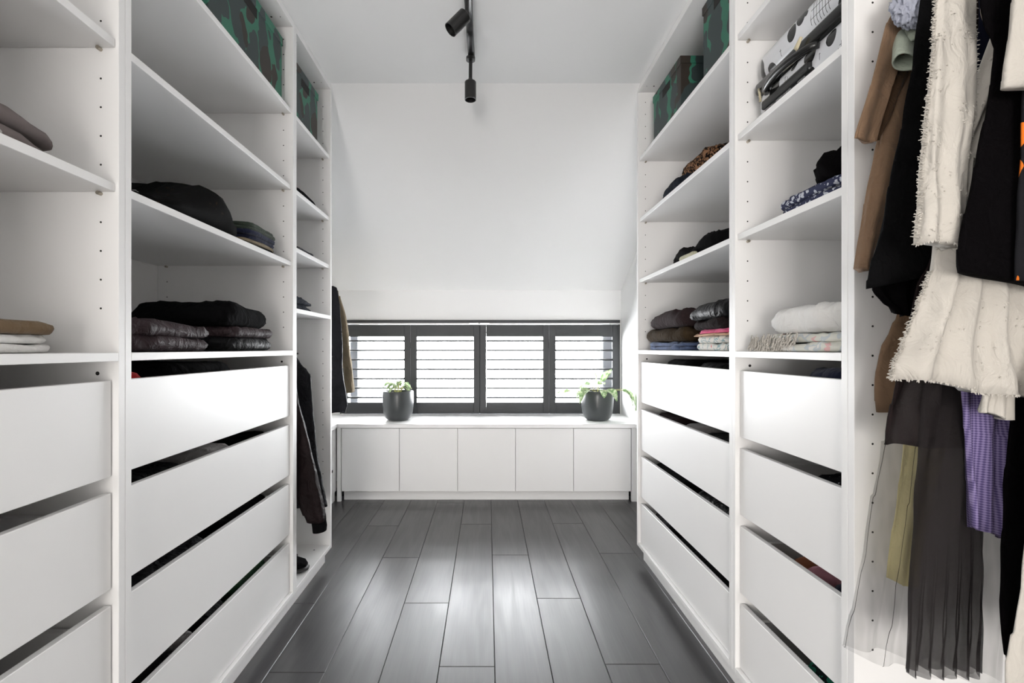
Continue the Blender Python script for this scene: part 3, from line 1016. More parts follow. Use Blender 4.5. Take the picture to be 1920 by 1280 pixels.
for mt, hh, nm, lab, ya, yb in (('floral', 0.052, 'folded_dress', 'white floral print dress at bottom of pile under pink top', 1.525, 1.83),
                       ('peach', 0.009, 'folded_shirt', 'thin peach top between floral dress and pink top', 1.525, 1.845),
                       ('pink', 0.014, 'folded_shirt', 'bright pink folded top on floral dress', 1.525, 1.80),
                       ('darkbrown', 0.036, 'folded_sweater', 'dark brown folded sweater on bright pink top', 1.525, 1.85),
                       ('black_satin', 0.060, 'puffer_jacket', 'black padded jacket topping the pile with pink', 1.520, 1.885)):
    folded(nm, lab, 'clothing', 1, 0.768, 0.34, ya, yb, z, hh, mt, 2 if mt == 'floral' else 1, 0.006, lerp_prof([(0, 1.1), (0.6, 1.0), (1, 0.55)]) if mt == 'black_satin' else None, freq=12)
    z += hh
# R2
thr = folded('fringed_throw', 'pastel striped throw with fringe under white duvet', 'blanket', 1, 0.775, 0.40, 1.046, 1.40, ZBD, 0.046, 'pastel', 2, 0.006, lerp_prof([(0, 1.0), (0.8, 1.0), (1, 0.7)]), freq=14)
bm = BM()
rnd = random.Random(5)
for k in range(150):
    y = rnd.uniform(1.20, 1.415)
    x = 0.776 + rnd.uniform(-0.008, 0.004)
    zz = ZBD + rnd.uniform(0.012, 0.05)
    p = Vector((x, y, zz))
    pts = [p.copy()]
    for q in range(4):
        p = p + Vector((rnd.uniform(-0.003, 0.002), rnd.uniform(-0.004, 0.009), -rnd.uniform(0.003, 0.010)))
        p.z = max(p.z, ZBD + 0.0015)
        p.x = max(p.x, 0.7635)
        pts.append(p.copy())
    tube(bm, pts, 0.0015, 4)
obj('fringe', bm, 'offwhite', thr, kind='stuff')
folded('folded_duvet', 'thick white duvet folded on pastel fringed throw', 'bedding', 1, 0.775, 0.42, 1.048, 1.385, ZBD + 0.046, 0.070, 'white', 1, 0.008, lerp_prof([(0, 1.05), (0.7, 1.0), (1, 0.75)]), freq=8, ex=0.45)
folded('folded_shirt', 'blue and white small print shirt folded under black fleece', 'clothing', 1, 0.78, 0.32, 1.046, 1.32, ZS[2], 0.042, 'bluepattern', 2, 0.005, lerp_prof([(0, 1.0), (0.7, 1.1), (1, 0.8)]))
folded('folded_fleece', 'fluffy black fleece rolled on blue and white print shirt', 'clothing', 1, 0.80, 0.28, 1.052, 1.225, ZS[2] + 0.044, 0.082, 'velvet', 1, 0.012, lerp_prof([(0, 1.1), (1, 0.9)]), freq=16, ex=0.6)

# ---------------------------------------------------------------- clothes inside the drawers
def fill(s, k, y0, y1, mat, label, top=-0.012, name='folded_garment', depth=0.40, amp=0.004, layers=3):
    y0, y1 = y0 + 0.012, y1 - 0.003
    zt = 1.007 - 0.238 * k
    zb = max(zt - 0.203, 0.097) + 0.0246
    xf = (XL if s < 0 else XR) + 0.044
    folded(name, label, 'clothing', s, xf, depth, y0, y1, zb, zt + top - zb, mat, layers, amp, group='clothes in the drawers', freq=10)
P2 = 'under the stacked puffer jackets'
fill(-1, 0, 1.085, 1.20, 'red', 'red garment in the top drawer ' + P2, 0.012)
fill(-1, 0, 1.215, 1.62, 'black', 'black garment in the top drawer ' + P2, 0.026)
fill(-1, 1, 1.085, 1.38, 'black_satin', 'shiny black garment in second drawer ' + P2)
fill(-1, 1, 1.39, 1.60, 'grey', 'light grey garment in second drawer ' + P2, -0.002)
fill(-1, 1, 1.61, 1.88, 'black', 'black cloth garment in second drawer ' + P2)
fill(-1, 2, 1.085, 1.47, 'charcoal', 'charcoal garment in third drawer ' + P2)
fill(-1, 2, 1.48, 1.88, 'black', 'black garment in third drawer ' + P2)
fill(-1, 3, 1.085, 1.30, 'black', 'black garment in the bottom drawer ' + P2)
fill(-1, 3, 1.31, 1.36, 'grey', 'small grey garment in the bottom drawer ' + P2, -0.008)
fill(-1, 3, 1.37, 1.56, 'black_satin', 'shiny black garment in the bottom drawer ' + P2)
fill(-1, 3, 1.57, 1.86, 'green', 'dark green garment in the bottom drawer ' + P2, -0.008)
P3 = 'below the pink and brown piles'
fill(1, 0, 1.90, 2.22, 'black', 'black garment in the top drawer ' + P3, 0.018)
fill(1, 0, 1.62, 1.89, 'black_satin', 'shiny black garment in the top drawer ' + P3, 0.014)
fill(1, 0, 1.54, 1.61, 'white', 'small white bag in the top drawer ' + P3, 0.022)
fill(1, 1, 2.05, 2.36, 'brown', 'brown patterned garment in second drawer ' + P3, -0.004)
fill(1, 1, 1.86, 2.04, 'grey', 'grey garment in second drawer ' + P3, -0.006)
fill(1, 1, 1.54, 1.85, 'black_satin', 'shiny black garment in second drawer ' + P3)
fill(1, 2, 1.95, 2.38, 'black', 'black garment with white cords in third drawer ' + P3)
fill(1, 2, 1.54, 1.94, 'black_satin', 'shiny black garment in third drawer ' + P3)
fill(1, 3, 1.54, 2.10, 'black', 'black garment in the bottom drawer ' + P3)
fill(1, 3, 2.12, 2.38, 'charcoal', 'charcoal garment in the bottom drawer ' + P3)
P4 = 'below the white duvet'
fill(1, 0, 1.06, 1.27, 'navy', 'navy garment in the top drawer ' + P4, 0.020)
fill(1, 1, 1.06, 1.25, 'sequins', 'black garment with silver dots in second drawer ' + P4)
fill(1, 2, 1.06, 1.165, 'navy', 'navy garment in third drawer ' + P4, -0.008)
fill(1, 2, 1.17, 1.235, 'rose', 'dusty pink garment in third drawer ' + P4, -0.008)
fill(1, 2, 1.24, 1.29, 'sienna', 'rust brown garment in third drawer ' + P4, -0.008)
fill(1, 3, 1.06, 1.27, 'darkgreenprint', 'green and black print garment in the bottom drawer ' + P4)

# ---------------------------------------------------------------- printed storage boxes
def storage_box(s, xfront, depth, y0, y1, h, label):
    z0 = ZS[0]
    r = thing('storage_box', (s * (xfront + depth / 2), (y0 + y1) / 2, z0), label, 'box', 'green patterned boxes on the top shelves')
    bm = BM()
    e = 0.004
    X = lambda u: s * (xfront + u)
    box(bm, X(e), X(depth - e), y0 + e, y1 - e, z0, z0 + h - 0.006, 0.002)
    body = obj('body', bm, 'boxprint', r)
    bm = BM()
    box(bm, X(0), X(depth), y0, y1, z0 + h - 0.032, z0 + h, 0.002)
    obj('lid', bm, 'boxprint', r)
    bm = BM()
    ym = (y0 + y1) / 2
    box(bm, X(e - 0.0008), X(e + 0.004), ym - 0.045, ym + 0.045, z0 + h - 0.068, z0 + h - 0.0335, 0.0)
    obj('handle_slot', bm, 'hole', body, label='dark handle slot')
storage_box(-1, 0.808, 0.40, 1.39, 1.900, 0.262, 'long green patterned box on shelf above the puffer jackets')
storage_box(-1, 0.808, 0.40, 1.985, 2.296, 0.250, 'green patterned box on top of narrow unit with hanging jackets')
storage_box(1, 0.797, 0.40, 1.984, 2.316, 0.248, 'green patterned box beside the alcove wall, above leopard print top')
storage_box(1, 0.797, 0.40, 1.520, 1.785, 0.300, 'taller green patterned box standing next to the suitcase unit')

# ---------------------------------------------------------------- suitcase
SX, SD = 0.812, 0.50
sy0, sy1, sz0, sz1 = 1.042, 1.452, ZS[1] + 0.001, ZS[1] + 0.225
suit = thing('suitcase', (SX + SD / 2, (sy0 + sy1) / 2, sz0), 'white hard-shell suitcase with black doodles and black zip band lying flat', 'suitcase')
bm = BM(); box(bm, SX, SX + SD, sy0, sy1, sz0, ZS[1] + 0.112, 0.035, 5)
obj('lower_shell', bm, 'case', suit, smooth=True)
bm = BM(); box(bm, SX, SX + SD, sy0, sy1, ZS[1] + 0.132, sz1, 0.035, 5)
obj('upper_shell', bm, 'case', suit, smooth=True)
bm = BM()
box(bm, SX - 0.004, SX + SD + 0.004, sy0 - 0.003, sy1 + 0.003, ZS[1] + 0.104, ZS[1] + 0.140, 0.010, 3)
obj('zip_band', bm, 'black_plastic', suit, smooth=True)
bm = BM()
pts = []
for k in range(13):
    t = k / 12
    pts.append((SX - 0.004 - 0.026 * math.sin(PI * t) ** 0.5, 1.39 - 0.22 * t, ZS[1] + 0.085 + 0.004 * math.sin(PI * t)))
tube(bm, pts, 0.010, 10)
obj('carry_handle', bm, 'black_plastic', suit, smooth=True)
bm = BM()
box(bm, SX - 0.010, SX + 0.01, 1.20, 1.41, ZS[1] + 0.040, ZS[1] + 0.066, 0.006, 2)
box(bm, SX - 0.006, SX + 0.01, 1.22, 1.40, ZS[1] + 0.012, ZS[1] + 0.036, 0.004, 2)
obj('handle_plate', bm, 'black_plastic', suit)
bm = BM()
pts = [(SX - 0.014, 1.22, ZS[1] + 0.135), (SX - 0.018, 1.235, ZS[1] + 0.115), (SX - 0.018, 1.225, ZS[1] + 0.092)]
tube(bm, pts, [0.004, 0.006, 0.008], 8)
tube(bm, [(SX - 0.020, 1.222, ZS[1] + 0.092), (SX - 0.020, 1.29, ZS[1] + 0.090)], [0.009, 0.005], 8)
obj('zip_pull', bm, 'cream_plastic', suit, smooth=True)
bm = BM()
tube(bm, [(SX - 0.006, 1.425, ZS[1] + 0.112), (SX - 0.012, 1.41, ZS[1] + 0.09), (SX - 0.008, 1.415, ZS[1] + 0.07)], 0.004, 8)
obj('zip_pull', bm, 'cream_plastic', suit, smooth=True)

# ---------------------------------------------------------------- plants
def pot(cx, cy, R, h, label):
    z0 = 0.5456
    r = thing('potted_plant', (cx, cy, z0), label, 'plant', 'potted plants on the worktop')
    bm = BM()
    lathe(bm, [(0, 0), (R * 0.62, 0), (R * 0.80, h * 0.08), (R * 0.93, h * 0.25), (R * 0.99, h * 0.5), (R, h * 0.8), (R * 0.985, h * 0.985), (R * 0.97, h), (R * 0.94, h), (R * 0.92, h * 0.97), (R * 0.92, h * 0.8), (0, h * 0.8)], (cx, cy, z0), 48)
    obj('pot', bm, 'pot', r, smooth=True)
    bm = BM()
    lathe(bm, [(R * 0.915, h * 0.8), (R * 0.9, h * 0.865), (0, h * 0.88)], (cx, cy, z0), 32)
    obj('soil', bm, 'soil', r, smooth=True)
    return r

def leaf(root, base, dirn, length, width, droop, roll=0.0, stem_from=None):
    length, width = length * 1.15, width * 1.25
    base = Vector(base)
    d = Vector(dirn).normalized()
    side = d.cross(Vector((0, 0, 1)))
    if side.length < 0.05: side = Vector((1, 0, 0))
    side.normalize()
    side = Matrix.Rotation(roll, 3, d) @ side
    bm = BM()
    n, m = 9, 3
    rows = []
    p = base.copy()
    for i in range(n + 1):
        t = i / n
        w = width * (math.sin(PI * min(1, t * 0.93 + 0.06)) ** 0.75) * (1 - 0.35 * t)
        up = side.cross(d)
        row = []
        for j in range(-m, m + 1):
            q = j / m
            row.append(bm.verts.new(p + side * (w * q) + up * (w * 0.28 * q * q + 0.004 * math.sin(t * 9 + q * 3))))
        rows.append(row)
        d = (d + Vector((0, 0, -droop / n))).normalized()
        p = p + d * (length / n)
    for a, b in zip(rows, rows[1:]):
        for j in range(2 * m):
            bm.faces.new((a[j], a[j + 1], b[j + 1], b[j]))
    bmesh.ops.remove_doubles(bm, verts=bm.verts[:], dist=1e-5)
    o = obj('leaf', bm, 'leaf', root, smooth=True)
    if stem_from is not None:
        s0 = Vector(stem_from)
        mid = (s0 + base) / 2 + Vector((0, 0, 0.02))
        pts = [s0 * (1 - t) ** 2 + mid * 2 * t * (1 - t) + base * t * t for t in [k / 6 for k in range(7)]]
        bm = BM(); tube(bm, pts, 0.0022, 6)
        obj('stem', bm, 'stem', root, smooth=True)

PYL = 3.56
c1 = (PXZ(746.5, 760, PYL)[0], PYL)
p1 = pot(c1[0], c1[1], 0.114, 0.215, 'charcoal pot with short bushy plant of small variegated leaves')
zr = 0.5456 + 0.19
rnd = random.Random(3)
for k in range(17):
    a = rnd.uniform(0, 2 * PI)
    rr = rnd.uniform(0.01, 0.055)
    s0 = (c1[0] + rr * 0.5 * math.cos(a), c1[1] + rr * 0.5 * math.sin(a), zr)
    b0 = (c1[0] + 0.01 + rr * 1.1 * math.cos(a), c1[1] + rr * math.sin(a), zr + rnd.uniform(0.03, 0.095))
    leaf(p1, b0, (math.cos(a), math.sin(a), rnd.uniform(0.0, 0.6)), rnd.uniform(0.05, 0.075), rnd.uniform(0.016, 0.024), rnd.uniform(0.8, 1.9), rnd.uniform(-0.6, 0.6), s0)
PYR = 3.56
c2 = (PXZ(1120, 760, PYR)[0], PYR)
p2 = pot(c2[0], c2[1], 0.118, 0.218, 'charcoal pot with trailing plant of long drooping variegated leaves')
def W(px, py, Y=PYR): 
    x, z_ = PXZ(px, py, Y)
    return (x, Y, z_)
s0 = (c2[0], c2[1], zr)
for (bpx, bpy_, dy, d, ln, wd, dr, rl) in (
        (1066, 732, -0.06, (-1, -0.1, 0.15), 0.07, 0.030, 1.2, 0.5),
        (1050, 731, -0.10, (-1, 0.0, 0.05), 0.05, 0.020, 1.6, 0.2),
        (1100, 728, -0.09, (-0.3, -0.2, 0.1), 0.13, 0.032, 2.4, -0.4),
        (1096, 727, -0.05, (-0.8, -0.3, 0.2), 0.10, 0.028, 2.2, 0.6),
        (1130, 729, -0.10, (0.35, -0.4, 0.1), 0.11, 0.036, 1.8, 0.3),
        (1118, 728, -0.11, (0.1, -0.6, 0.2), 0.09, 0.030, 1.8, -0.3),
        (1128, 716, 0.02, (0.6, 0.1, 0.9), 0.11, 0.024, 0.4, 0.9),
        (1118, 714, 0.00, (-0.1, 0.1, 1), 0.06, 0.012, 0.2, 0.2),
        (1124, 722, 0.03, (0.4, 0.4, 0.5), 0.08, 0.026, 1.4, 0.3),
        (1108, 722, 0.04, (-0.5, 0.5, 0.4), 0.09, 0.028, 1.8, -0.5),
        (1164, 729, -0.03, (0.7, -0.2, 0.05), 0.17, 0.036, 3.0, 0.3),
        (1162, 730, -0.08, (0.5, -0.3, 0.0), 0.12, 0.026, 2.6, -0.7)):
    b0 = Vector(W(bpx, bpy_)) + Vector((0, dy, 0))
    leaf(p2, b0, d, ln, wd, dr, rl, s0)

# ---------------------------------------------------------------- hanging garments
def interp_rows(rows, n):
    zs = [r[0] for r in rows]
    out = []
    allz = set(zs)
    for i in range(n + 1):
        allz.add(zs[0] + (zs[-1] - zs[0]) * i / n)
    for z in sorted(allz, reverse=True):
        for a, b in zip(rows, rows[1:]):
            if a[0] >= z >= b[0]:
                t = (a[0] - z) / max(a[0] - b[0], 1e-6)
                out.append((z, a[1] + (b[1] - a[1]) * t, a[2] + (b[2] - a[2]) * t))
                break
    for it in range(2):               # soften corners
        res = []
        for i, r in enumerate(out):
            lo, hi = out[max(0, i - 1)], out[min(len(out) - 1, i + 1)]
            res.append((r[0], (lo[1] + 2 * r[1] + hi[1]) / 4, (lo[2] + 2 * r[2] + hi[2]) / 4))
        out = res
    return out

LAST = []
def drape(bm, Y, rows, thick=0.012, amp=0.010, folds=4.0, seed=0, hem=0.0, n=64, nz=40, wob=0.004, open_=False):
    R = interp_rows(rows, nz)
    z0, z1 = R[0][0], R[-1][0]
    rings = []
    S = Vector((seed * 3.3, seed * 1.7, seed * 2.9))
    for z, xa, xb in R:
        t = (z0 - z) / max(z0 - z1, 1e-6)
        c, w = (xa + xb) / 2, max((xb - xa) / 2, 0.004)
        ring = []
        for k in range(n):
            th = 2 * PI * k / n
            cs, sn = math.cos(th), math.sin(th)
            u = math.copysign(abs(cs) ** 0.75, cs)
            x = c + w * u
            a = amp * (0.15 + 0.85 * t)
            ph = 2 * PI * folds * (u * 0.5 + 0.5) + seed * 1.3 + 0.6 * math.sin(z * 6 + seed)
            yy = Y + thick * (0.4 + 0.6 * t) * math.copysign(abs(sn) ** 0.6, sn) + a * math.sin(ph) + 0.5 * a * noise.noise(Vector((x * 9, 0, z * 5)) + S)
            zz = z + (hem * (x - xa) * t ** 3) + (wob * math.sin(ph * 0.5 + 1) * t ** 4)
            ex = 0.004 * noise.noise(Vector((sn * 2, z * 14, 3)) + S) 
            ring.append(bm.verts.new((x + ex, yy, zz)))
        rings.append(ring)
    for a, b in zip(rings, rings[1:]):
        for k in range(n):
            bm.faces.new((a[k], a[(k + 1) % n], b[(k + 1) % n], b[k]))
    LAST.clear()
    LAST.extend([[v.co.copy() for v in r] for r in rings])
    if not open_:
        bm.faces.new(rings[0])
        bm.faces.new(rings[-1][::-1])
    return rings

RAILZ, RAILX = 1.93, XR + 0.285
def prow(Y, left, right):
    """rows from pixel outlines on plane Y; left: [(px,py)], right: list or constant world X"""
    rows = []
    for i, (px, py) in enumerate(left):
        x, z = PXZ(px, py, Y)
        xr = right if not isinstance(right, (list, tuple)) else PXZ(right[i], py, Y)[0]
        rows.append((z, x, xr))
    return rows

def with_top(rows, s=1, rz=RAILZ, rx=RAILX, span=0.21):
    zt = rz - 0.10
    top = [(zt + 0.03, rx - 0.045, rx + 0.045), (zt, rx - span * 0.75, rx + span * 0.75)]
    top = [t for t in top if t[0] > rows[0][0] + 0.01]
    return top + rows

def hanger(Y, rz=RAILZ, rx=RAILX, span=0.20, grp='hangers on the long clothes rail', lab='slim black hanger on the rail beside the suitcase unit'):
    bm = BM()
    pts = []
    for k in range(9):
        a = PI * 1.0 - PI * 1.25 * k / 8
        pts.append((rx + 0.0165 * math.cos(a), Y, rz + 0.0005 + 0.0165 * math.sin(a)))
    pts = pts[::-1]
    pts = [(rx, Y, rz - 0.062), (rx + 0.002, Y, rz - 0.035)] + pts
    tube(bm, pts, 0.002, 6)
    tube(bm, [(rx - span, Y, rz - 0.115), (rx - 0.03, Y, rz - 0.068), (rx, Y, rz - 0.060), (rx + 0.03, Y, rz - 0.068), (rx + span, Y, rz - 0.115)], 0.0045, 6)
    tube(bm, [(rx - span, Y, rz - 0.115), (rx + span, Y, rz - 0.115)], 0.0035, 6)
    obj('clothes_hanger', bm, 'hanger', loc=(rx, Y, rz - 0.115), smooth=True, label=lab, cat='hanger', group=grp)

HG = 'garments hanging on the long rail'
def garment(hl, name, label, Y, rows, mat, seed, cat='clothing', hang_=True, group=HG, **kw):
    bm = BM()
    drape(bm, Y, rows, seed=seed, **kw)
    o = obj(name, bm, mat, loc=((rows[-1][1] + rows[-1][2]) / 2, Y, rows[-1][0]), smooth=True, label=label, cat=cat, group=group)
    if hang_:
        hanger(Y, lab='slim black hanger carrying the ' + hl)
    return o
def extra(name, parent, Y, rows, mat, seed, **kw):
    bm = BM()
    drape(bm, Y, rows, seed=seed, **kw)
    return obj(name, bm, mat, parent, smooth=True)

# tan coat
Y = 0.968
coat = garment('tan trench coat', 'trench_coat', 'tan trench coat hanging against the suitcase unit', Y,
    with_top(prow(Y, [(1725, 0), (1708, 130), (1690, 400), (1692, 560), (1683, 600), (1660, 640), (1645, 700), (1643, 755), (1648, 777)], 1.22)), 'tan', 1, 'coat', thick=0.012, amp=0.006, folds=2, hem=0.05)
extra('sleeve', coat, 0.950, prow(0.950, [(1700, -40), (1688, 0), (1668, 130), (1648, 262), (1628, 380), (1604, 505)], [1740, 1735, 1712, 1690, 1664, 1624]), 'tan', 2, thick=0.013, amp=0.003, folds=1)
lap = extra('lapel', coat, 0.929, prow(0.929, [(1712, -40), (1690, 0), (1662, 45), (1632, 160), (1602, 260)], [1745, 1738, 1716, 1672, 1640]), 'tan', 3, thick=0.004, amp=0.004, folds=1, hem=-0.1)
extra('lining', coat, 0.937, prow(0.937, [(1700, 40), (1668, 140), (1640, 210), (1612, 262)], [1724, 1700, 1672, 1646]), 'tan_dark', 4, thick=0.003, amp=0.002, folds=1, hem=-0.1)
# lavender knit and mint
Y = 0.900
garment('lavender knit', 'knitted_top', 'lavender grey ruffled knit sleeve hanging beside the tan coat', Y,
    with_top(prow(Y, [(1700, -50), (1694, -10), (1698, 10), (1704, 25)], [1770, 1745, 1735, 1728])), 'lavender', 5, thick=0.016, amp=0.010, folds=5)
Y = 0.917
garment('mint sweater', 'wool_sweater', 'pale mint wool sleeve with open cuff on the tan coat', Y,
    with_top(prow(Y, [(1715, -20), (1706, 30), (1700, 60), (1700, 80)], [1770, 1745, 1730, 1722])), 'mint', 6, thick=0.010, amp=0.003, folds=1.5)
kt = bpy.data.objects['knitted_top']
bm = BM()
bmesh.ops.create_icosphere(bm, subdivisions=5, radius=1.0)
cxz = PXZ(1704, 14, 0.898)
for v in bm.verts:
    d = v.co.normalized()
    r_ = 1.0 + 0.32 * (0.5 - abs(noise.noise(d * 2.6)) * 2.0) + 0.16 * noise.noise(d * 7)
    v.co = Vector((cxz[0] + d.x * 0.030 * r_ - 0.10 * 0.05 * d.z, 0.898 + d.y * 0.017 * r_, cxz[1] + d.z * 0.036 * r_))
obj('ruffle', bm, 'lavender', kt, smooth=True)
ms = bpy.data.objects['wool_sweater']
bm = BM()
n = 40
c0 = Vector((PXZ(1697, 108, 0.905)[0], 0.905, PXZ(1697, 108, 0.905)[1]))
ax = Vector((-0.35, -0.45, -0.82)).normalized()
e1 = ax.cross(Vector((0, 1, 0))).normalized()
e2 = ax.cross(e1)
rings = []
for (u, r_) in ((-0.075, 0.020), (-0.05, 0.021), (-0.02, 0.022), (0.012, 0.024), (0.018, 0.023), (0.014, 0.020), (-0.01, 0.018), (-0.04, 0.016)):
    rings.append([bm.verts.new(c0 + ax * u + (e1 * math.cos(2 * PI * k / n) * 1.0 + e2 * math.sin(2 * PI * k / n) * 0.62) * r_ * (1 + 0.08 * math.sin(3 * 2 * PI * k / n + 1))) for k in range(n)])
for a, b in zip(rings, rings[1:]):
    for k in range(n):
        bm.faces.new((a[k], a[(k + 1) % n], b[(k + 1) % n], b[k]))
obj('cuff', bm, 'mint', ms, smooth=True)
# black coat, velvet blouse, brown dress
Y = 0.866
garment('plain black coat', 'wool_coat', 'plain black coat with wide sleeve hanging in front of tan coat', Y,
    with_top(prow(Y, [(1733, -40), (1726, 0), (1712, 130), (1690, 240), (1667, 350), (1652, 430), (1638, 480), (1624, 525), (1622, 540)], 1.20)), 'black', 7, 'coat', thick=0.012, amp=0.004, folds=1.5, hem=0.19)
Y = 0.884
garment('black velvet blouse', 'velvet_blouse', 'black velvet blouse sleeve showing below the black coat', Y,
    with_top(prow(Y, [(1700, 200), (1640, 480), (1632, 545), (1645, 560), (1664, 577), (1684, 589)], [1760, 1745, 1728, 1722, 1714, 1702])), 'velvet', 8, thick=0.010, amp=0.006, folds=2)
Y = 0.850
garment('dark brown dress', 'long_dress', 'dark brown dress whose hem shows above the tulle skirt', Y,
    with_top(prow(Y, [(1745, 480), (1716, 520), (1700, 600), (1684, 680), (1668, 760), (1656, 836)], 1.10)), 'darkbrown', 9, 'dress', thick=0.010, amp=0.010, folds=5)
# yellow dress, tulle skirt
Y = 0.946
garment('pale yellow dress', 'cotton_dress', 'pale yellow dress seen through the black tulle skirt', Y,
    with_top(prow(Y, [(1720, 650), (1700, 800), (1690, 900), (1678, 990), (1665, 1088)], [1790, 1780, 1760, 1740, 1722])), 'yellow', 10, 'dress', thick=0.005, amp=0.005, folds=2, hem=-0.22)
Y = 0.832
tul = garment('black tulle skirt', 'tulle_skirt', 'long sheer black tulle skirt reaching below the other dresses', Y,
    with_top(prow(Y, [(1735, 640), (1700, 740), (1668, 830), (1648, 930), (1626, 1060), (1603, 1160), (1589, 1218)], [1880, 1880, 1880, 1885, 1885, 1885, 1885])), 'tulle', 11, 'skirt', thick=0.022, amp=0.012, folds=3, hem=-0.22, n=120, wob=0.0, open_=True)
RT = [list(r) for r in LAST]
extra('inner_tulle', tul, 0.832, prow(0.832, [(1740, 660), (1728, 760), (1720, 900), (1712, 1060), (1704, 1180), (1700, 1262)], [1850, 1850, 1845, 1842, 1840, 1838]), 'tulle_dense', 12, thick=0.012, amp=0.007, folds=6, n=120, wob=0.003, open_=True)
bm = BM()
for k in (60, 76):
    tube(bm, [r[k] + Vector((0, -0.0008, 0)) for r in RT if r[k].z < 0.92], 0.0004, 4)
obj('fold_line', bm, 'tulle_dense', tul)  # tulle's darkening at silhouette and fold, put in as thin dark tubes
# gingham, long black dress
Y = 0.802
garment('purple gingham shirt', 'gingham_shirt', 'purple gingham shirt hanging below the white ruffled dress', Y,
    with_top(prow(Y, [(1795, 600), (1796, 720), (1800, 800), (1812, 900), (1820, 985)], [1960, 1940, 1900, 1888, 1874])), 'gingham', 13, 'shirt', thick=0.008, amp=0.008, folds=2.5, hem=-0.35)
Y = 0.766
garment('long black dress', 'long_dress', 'long black dress hanging beside the purple gingham shirt', Y,
    with_top(prow(Y, [(1890, 380), (1903, 520), (1908, 620), (1900, 780), (1885, 880), (1872, 1000), (1864, 1120), (1876, 1220), (1886, 1300)], 1.10)), 'velvet', 14, 'dress', thick=0.010, amp=0.008, folds=3)
Y = 0.784
garment('navy floral dress', 'floral_dress', 'navy dress with cream flowers squeezed behind black velvet jacket', Y,
    with_top(prow(Y, [(1838, -20), (1832, 60), (1826, 200), (1812, 260), (1806, 300), (1800, 440), (1803, 526)], 1.06)), 'navyfloral', 15, 'dress', thick=0.006, amp=0.006, folds=2)
# white fringed dress
Y = 0.738
wd = garment('white ruffled dress', 'ruffled_dress', 'white tiered dress with frayed fringe trim', Y,
    with_top(prow(Y, [(1775, 300), (1765, 440), (1753, 510), (1738, 545), (1724, 592), (1712, 622), (1695, 662), (1677, 706)], [1850, 1850, 1905, 1910, 1912, 1918, 1935, 1960])), 'offwhite', 16, 'dress', thick=0.012, amp=0.012, folds=3.5, hem=-0.17)
RB = [list(r) for r in LAST]
slv = extra('sleeve', wd, 0.722, prow(0.722, [(1762, -40), (1756, 0), (1747, 110), (1739, 180), (1729, 300), (1723, 400), (1718, 455)], [1828, 1826, 1826, 1823, 1808, 1806, 1798]), 'offwhite', 17, thick=0.014, amp=0.005, folds=2, hem=-0.10)
RS = [list(r) for r in LAST]
extra('ruffle', wd, 0.745, prow(0.745, [(1850, 700), (1838, 740), (1829, 772)], [1900, 1898, 1893]), 'offwhite', 18, thick=0.008, amp=0.006, folds=2, hem=-0.2)
bm = BM()
rnd = random.Random(11)
def tuft(p, d, ln):
    p = Vector(p)
    for q in range(2):
        e = p + Vector(d) * ln * rnd.uniform(0.6, 1.2) + Vector((rnd.uniform(-1, 1), rnd.uniform(-1, 1), rnd.uniform(-1, 1))) * ln * 0.45
        tube(bm, [p, (p + e) / 2 + Vector((0, rnd.uniform(-1, 1) * ln * 0.2, 0)), e], [0.0011, 0.0009, 0.0005], 4)
def trim(P, d, step, ln):
    for a, b in zip(P, P[1:]):
        n = max(1, int((b - a).length / step))
        for k in range(n):
            tuft(a.lerp(b, (k + rnd.random()) / n), d, ln)
half = len(RS[0]) // 2
for dk in (-1, 0, 1):
    trim([r[half + dk] for r in RS], (-1, -0.2, -0.1), 0.004, 0.0045)
    trim([r[half + dk] for r in RB if r[half].z < PXZ(0, 500, 0.738)[1]], (-1, -0.2, -0.2), 0.004, 0.005)
trim([r[0] for r in RS], (1, -0.3, -0.1), 0.004, 0.004)
trim(RB[-1][half:] + RB[-1][:1], (0, -0.2, -1), 0.003, 0.003)
trim(RS[-1][half:] + RS[-1][:1], (0, -0.2, -1), 0.004, 0.0025)
for src, cnt, th in ((RS, 420, 0.1), (RB, 900, 0.12)):
    nn = len(src[0])
    for k in range(cnt):
        i = rnd.randrange(int(len(src) * 0.15), len(src) - 1)
        j = rnd.randrange(half + 2, nn - 2)
        p = src[i][j].lerp(src[i + 1][j], rnd.random()).lerp(src[i][(j + 1) % nn], rnd.random() * 0.5)
        if noise.noise(Vector((p.x * 22, 1, p.z * 40))) < th: continue
        tuft(p, (rnd.uniform(-1, 1), -0.25, rnd.uniform(-1, 0.2)), 0.003)
obj('fringe', bm, 'offwhite', wd, kind='stuff')
# black velvet jacket, orange dress, white blouse, white long dress
Y = 0.686
garment('black velvet jacket', 'velvet_jacket', 'black velvet jacket hanging in front of the navy floral dress', Y,
    with_top(prow(Y, [(1838, -40), (1836, 0), (1846, 60), (1862, 85), (1858, 160), (1848, 230), (1832, 310), (1814, 400), (1800, 470), (1794, 502), (1800, 514)], 1.00)), 'velvet', 19, 'jacket', thick=0.012, amp=0.006, folds=2.5, hem=-0.15)
Y = 0.662
garment('orange floral dress', 'floral_dress', 'black dress with orange flowers next to the white blouse', Y,
    with_top(prow(Y, [(1925, 100), (1920, 300), (1914, 400), (1912, 530)], 0.98)), 'orangefloral', 20, 'dress', thick=0.008, amp=0.005, folds=2)
Y = 0.640
garment('white blouse', 'blouse', 'white blouse with wide short sleeve on the long rail', Y,
    with_top(prow(Y, [(1912, -40), (1904, 0), (1897, 70), (1890, 150), (1888, 166)], 0.96)), 'offwhite', 21, 'blouse', thick=0.012, amp=0.006, folds=2.5)
Y = 0.703
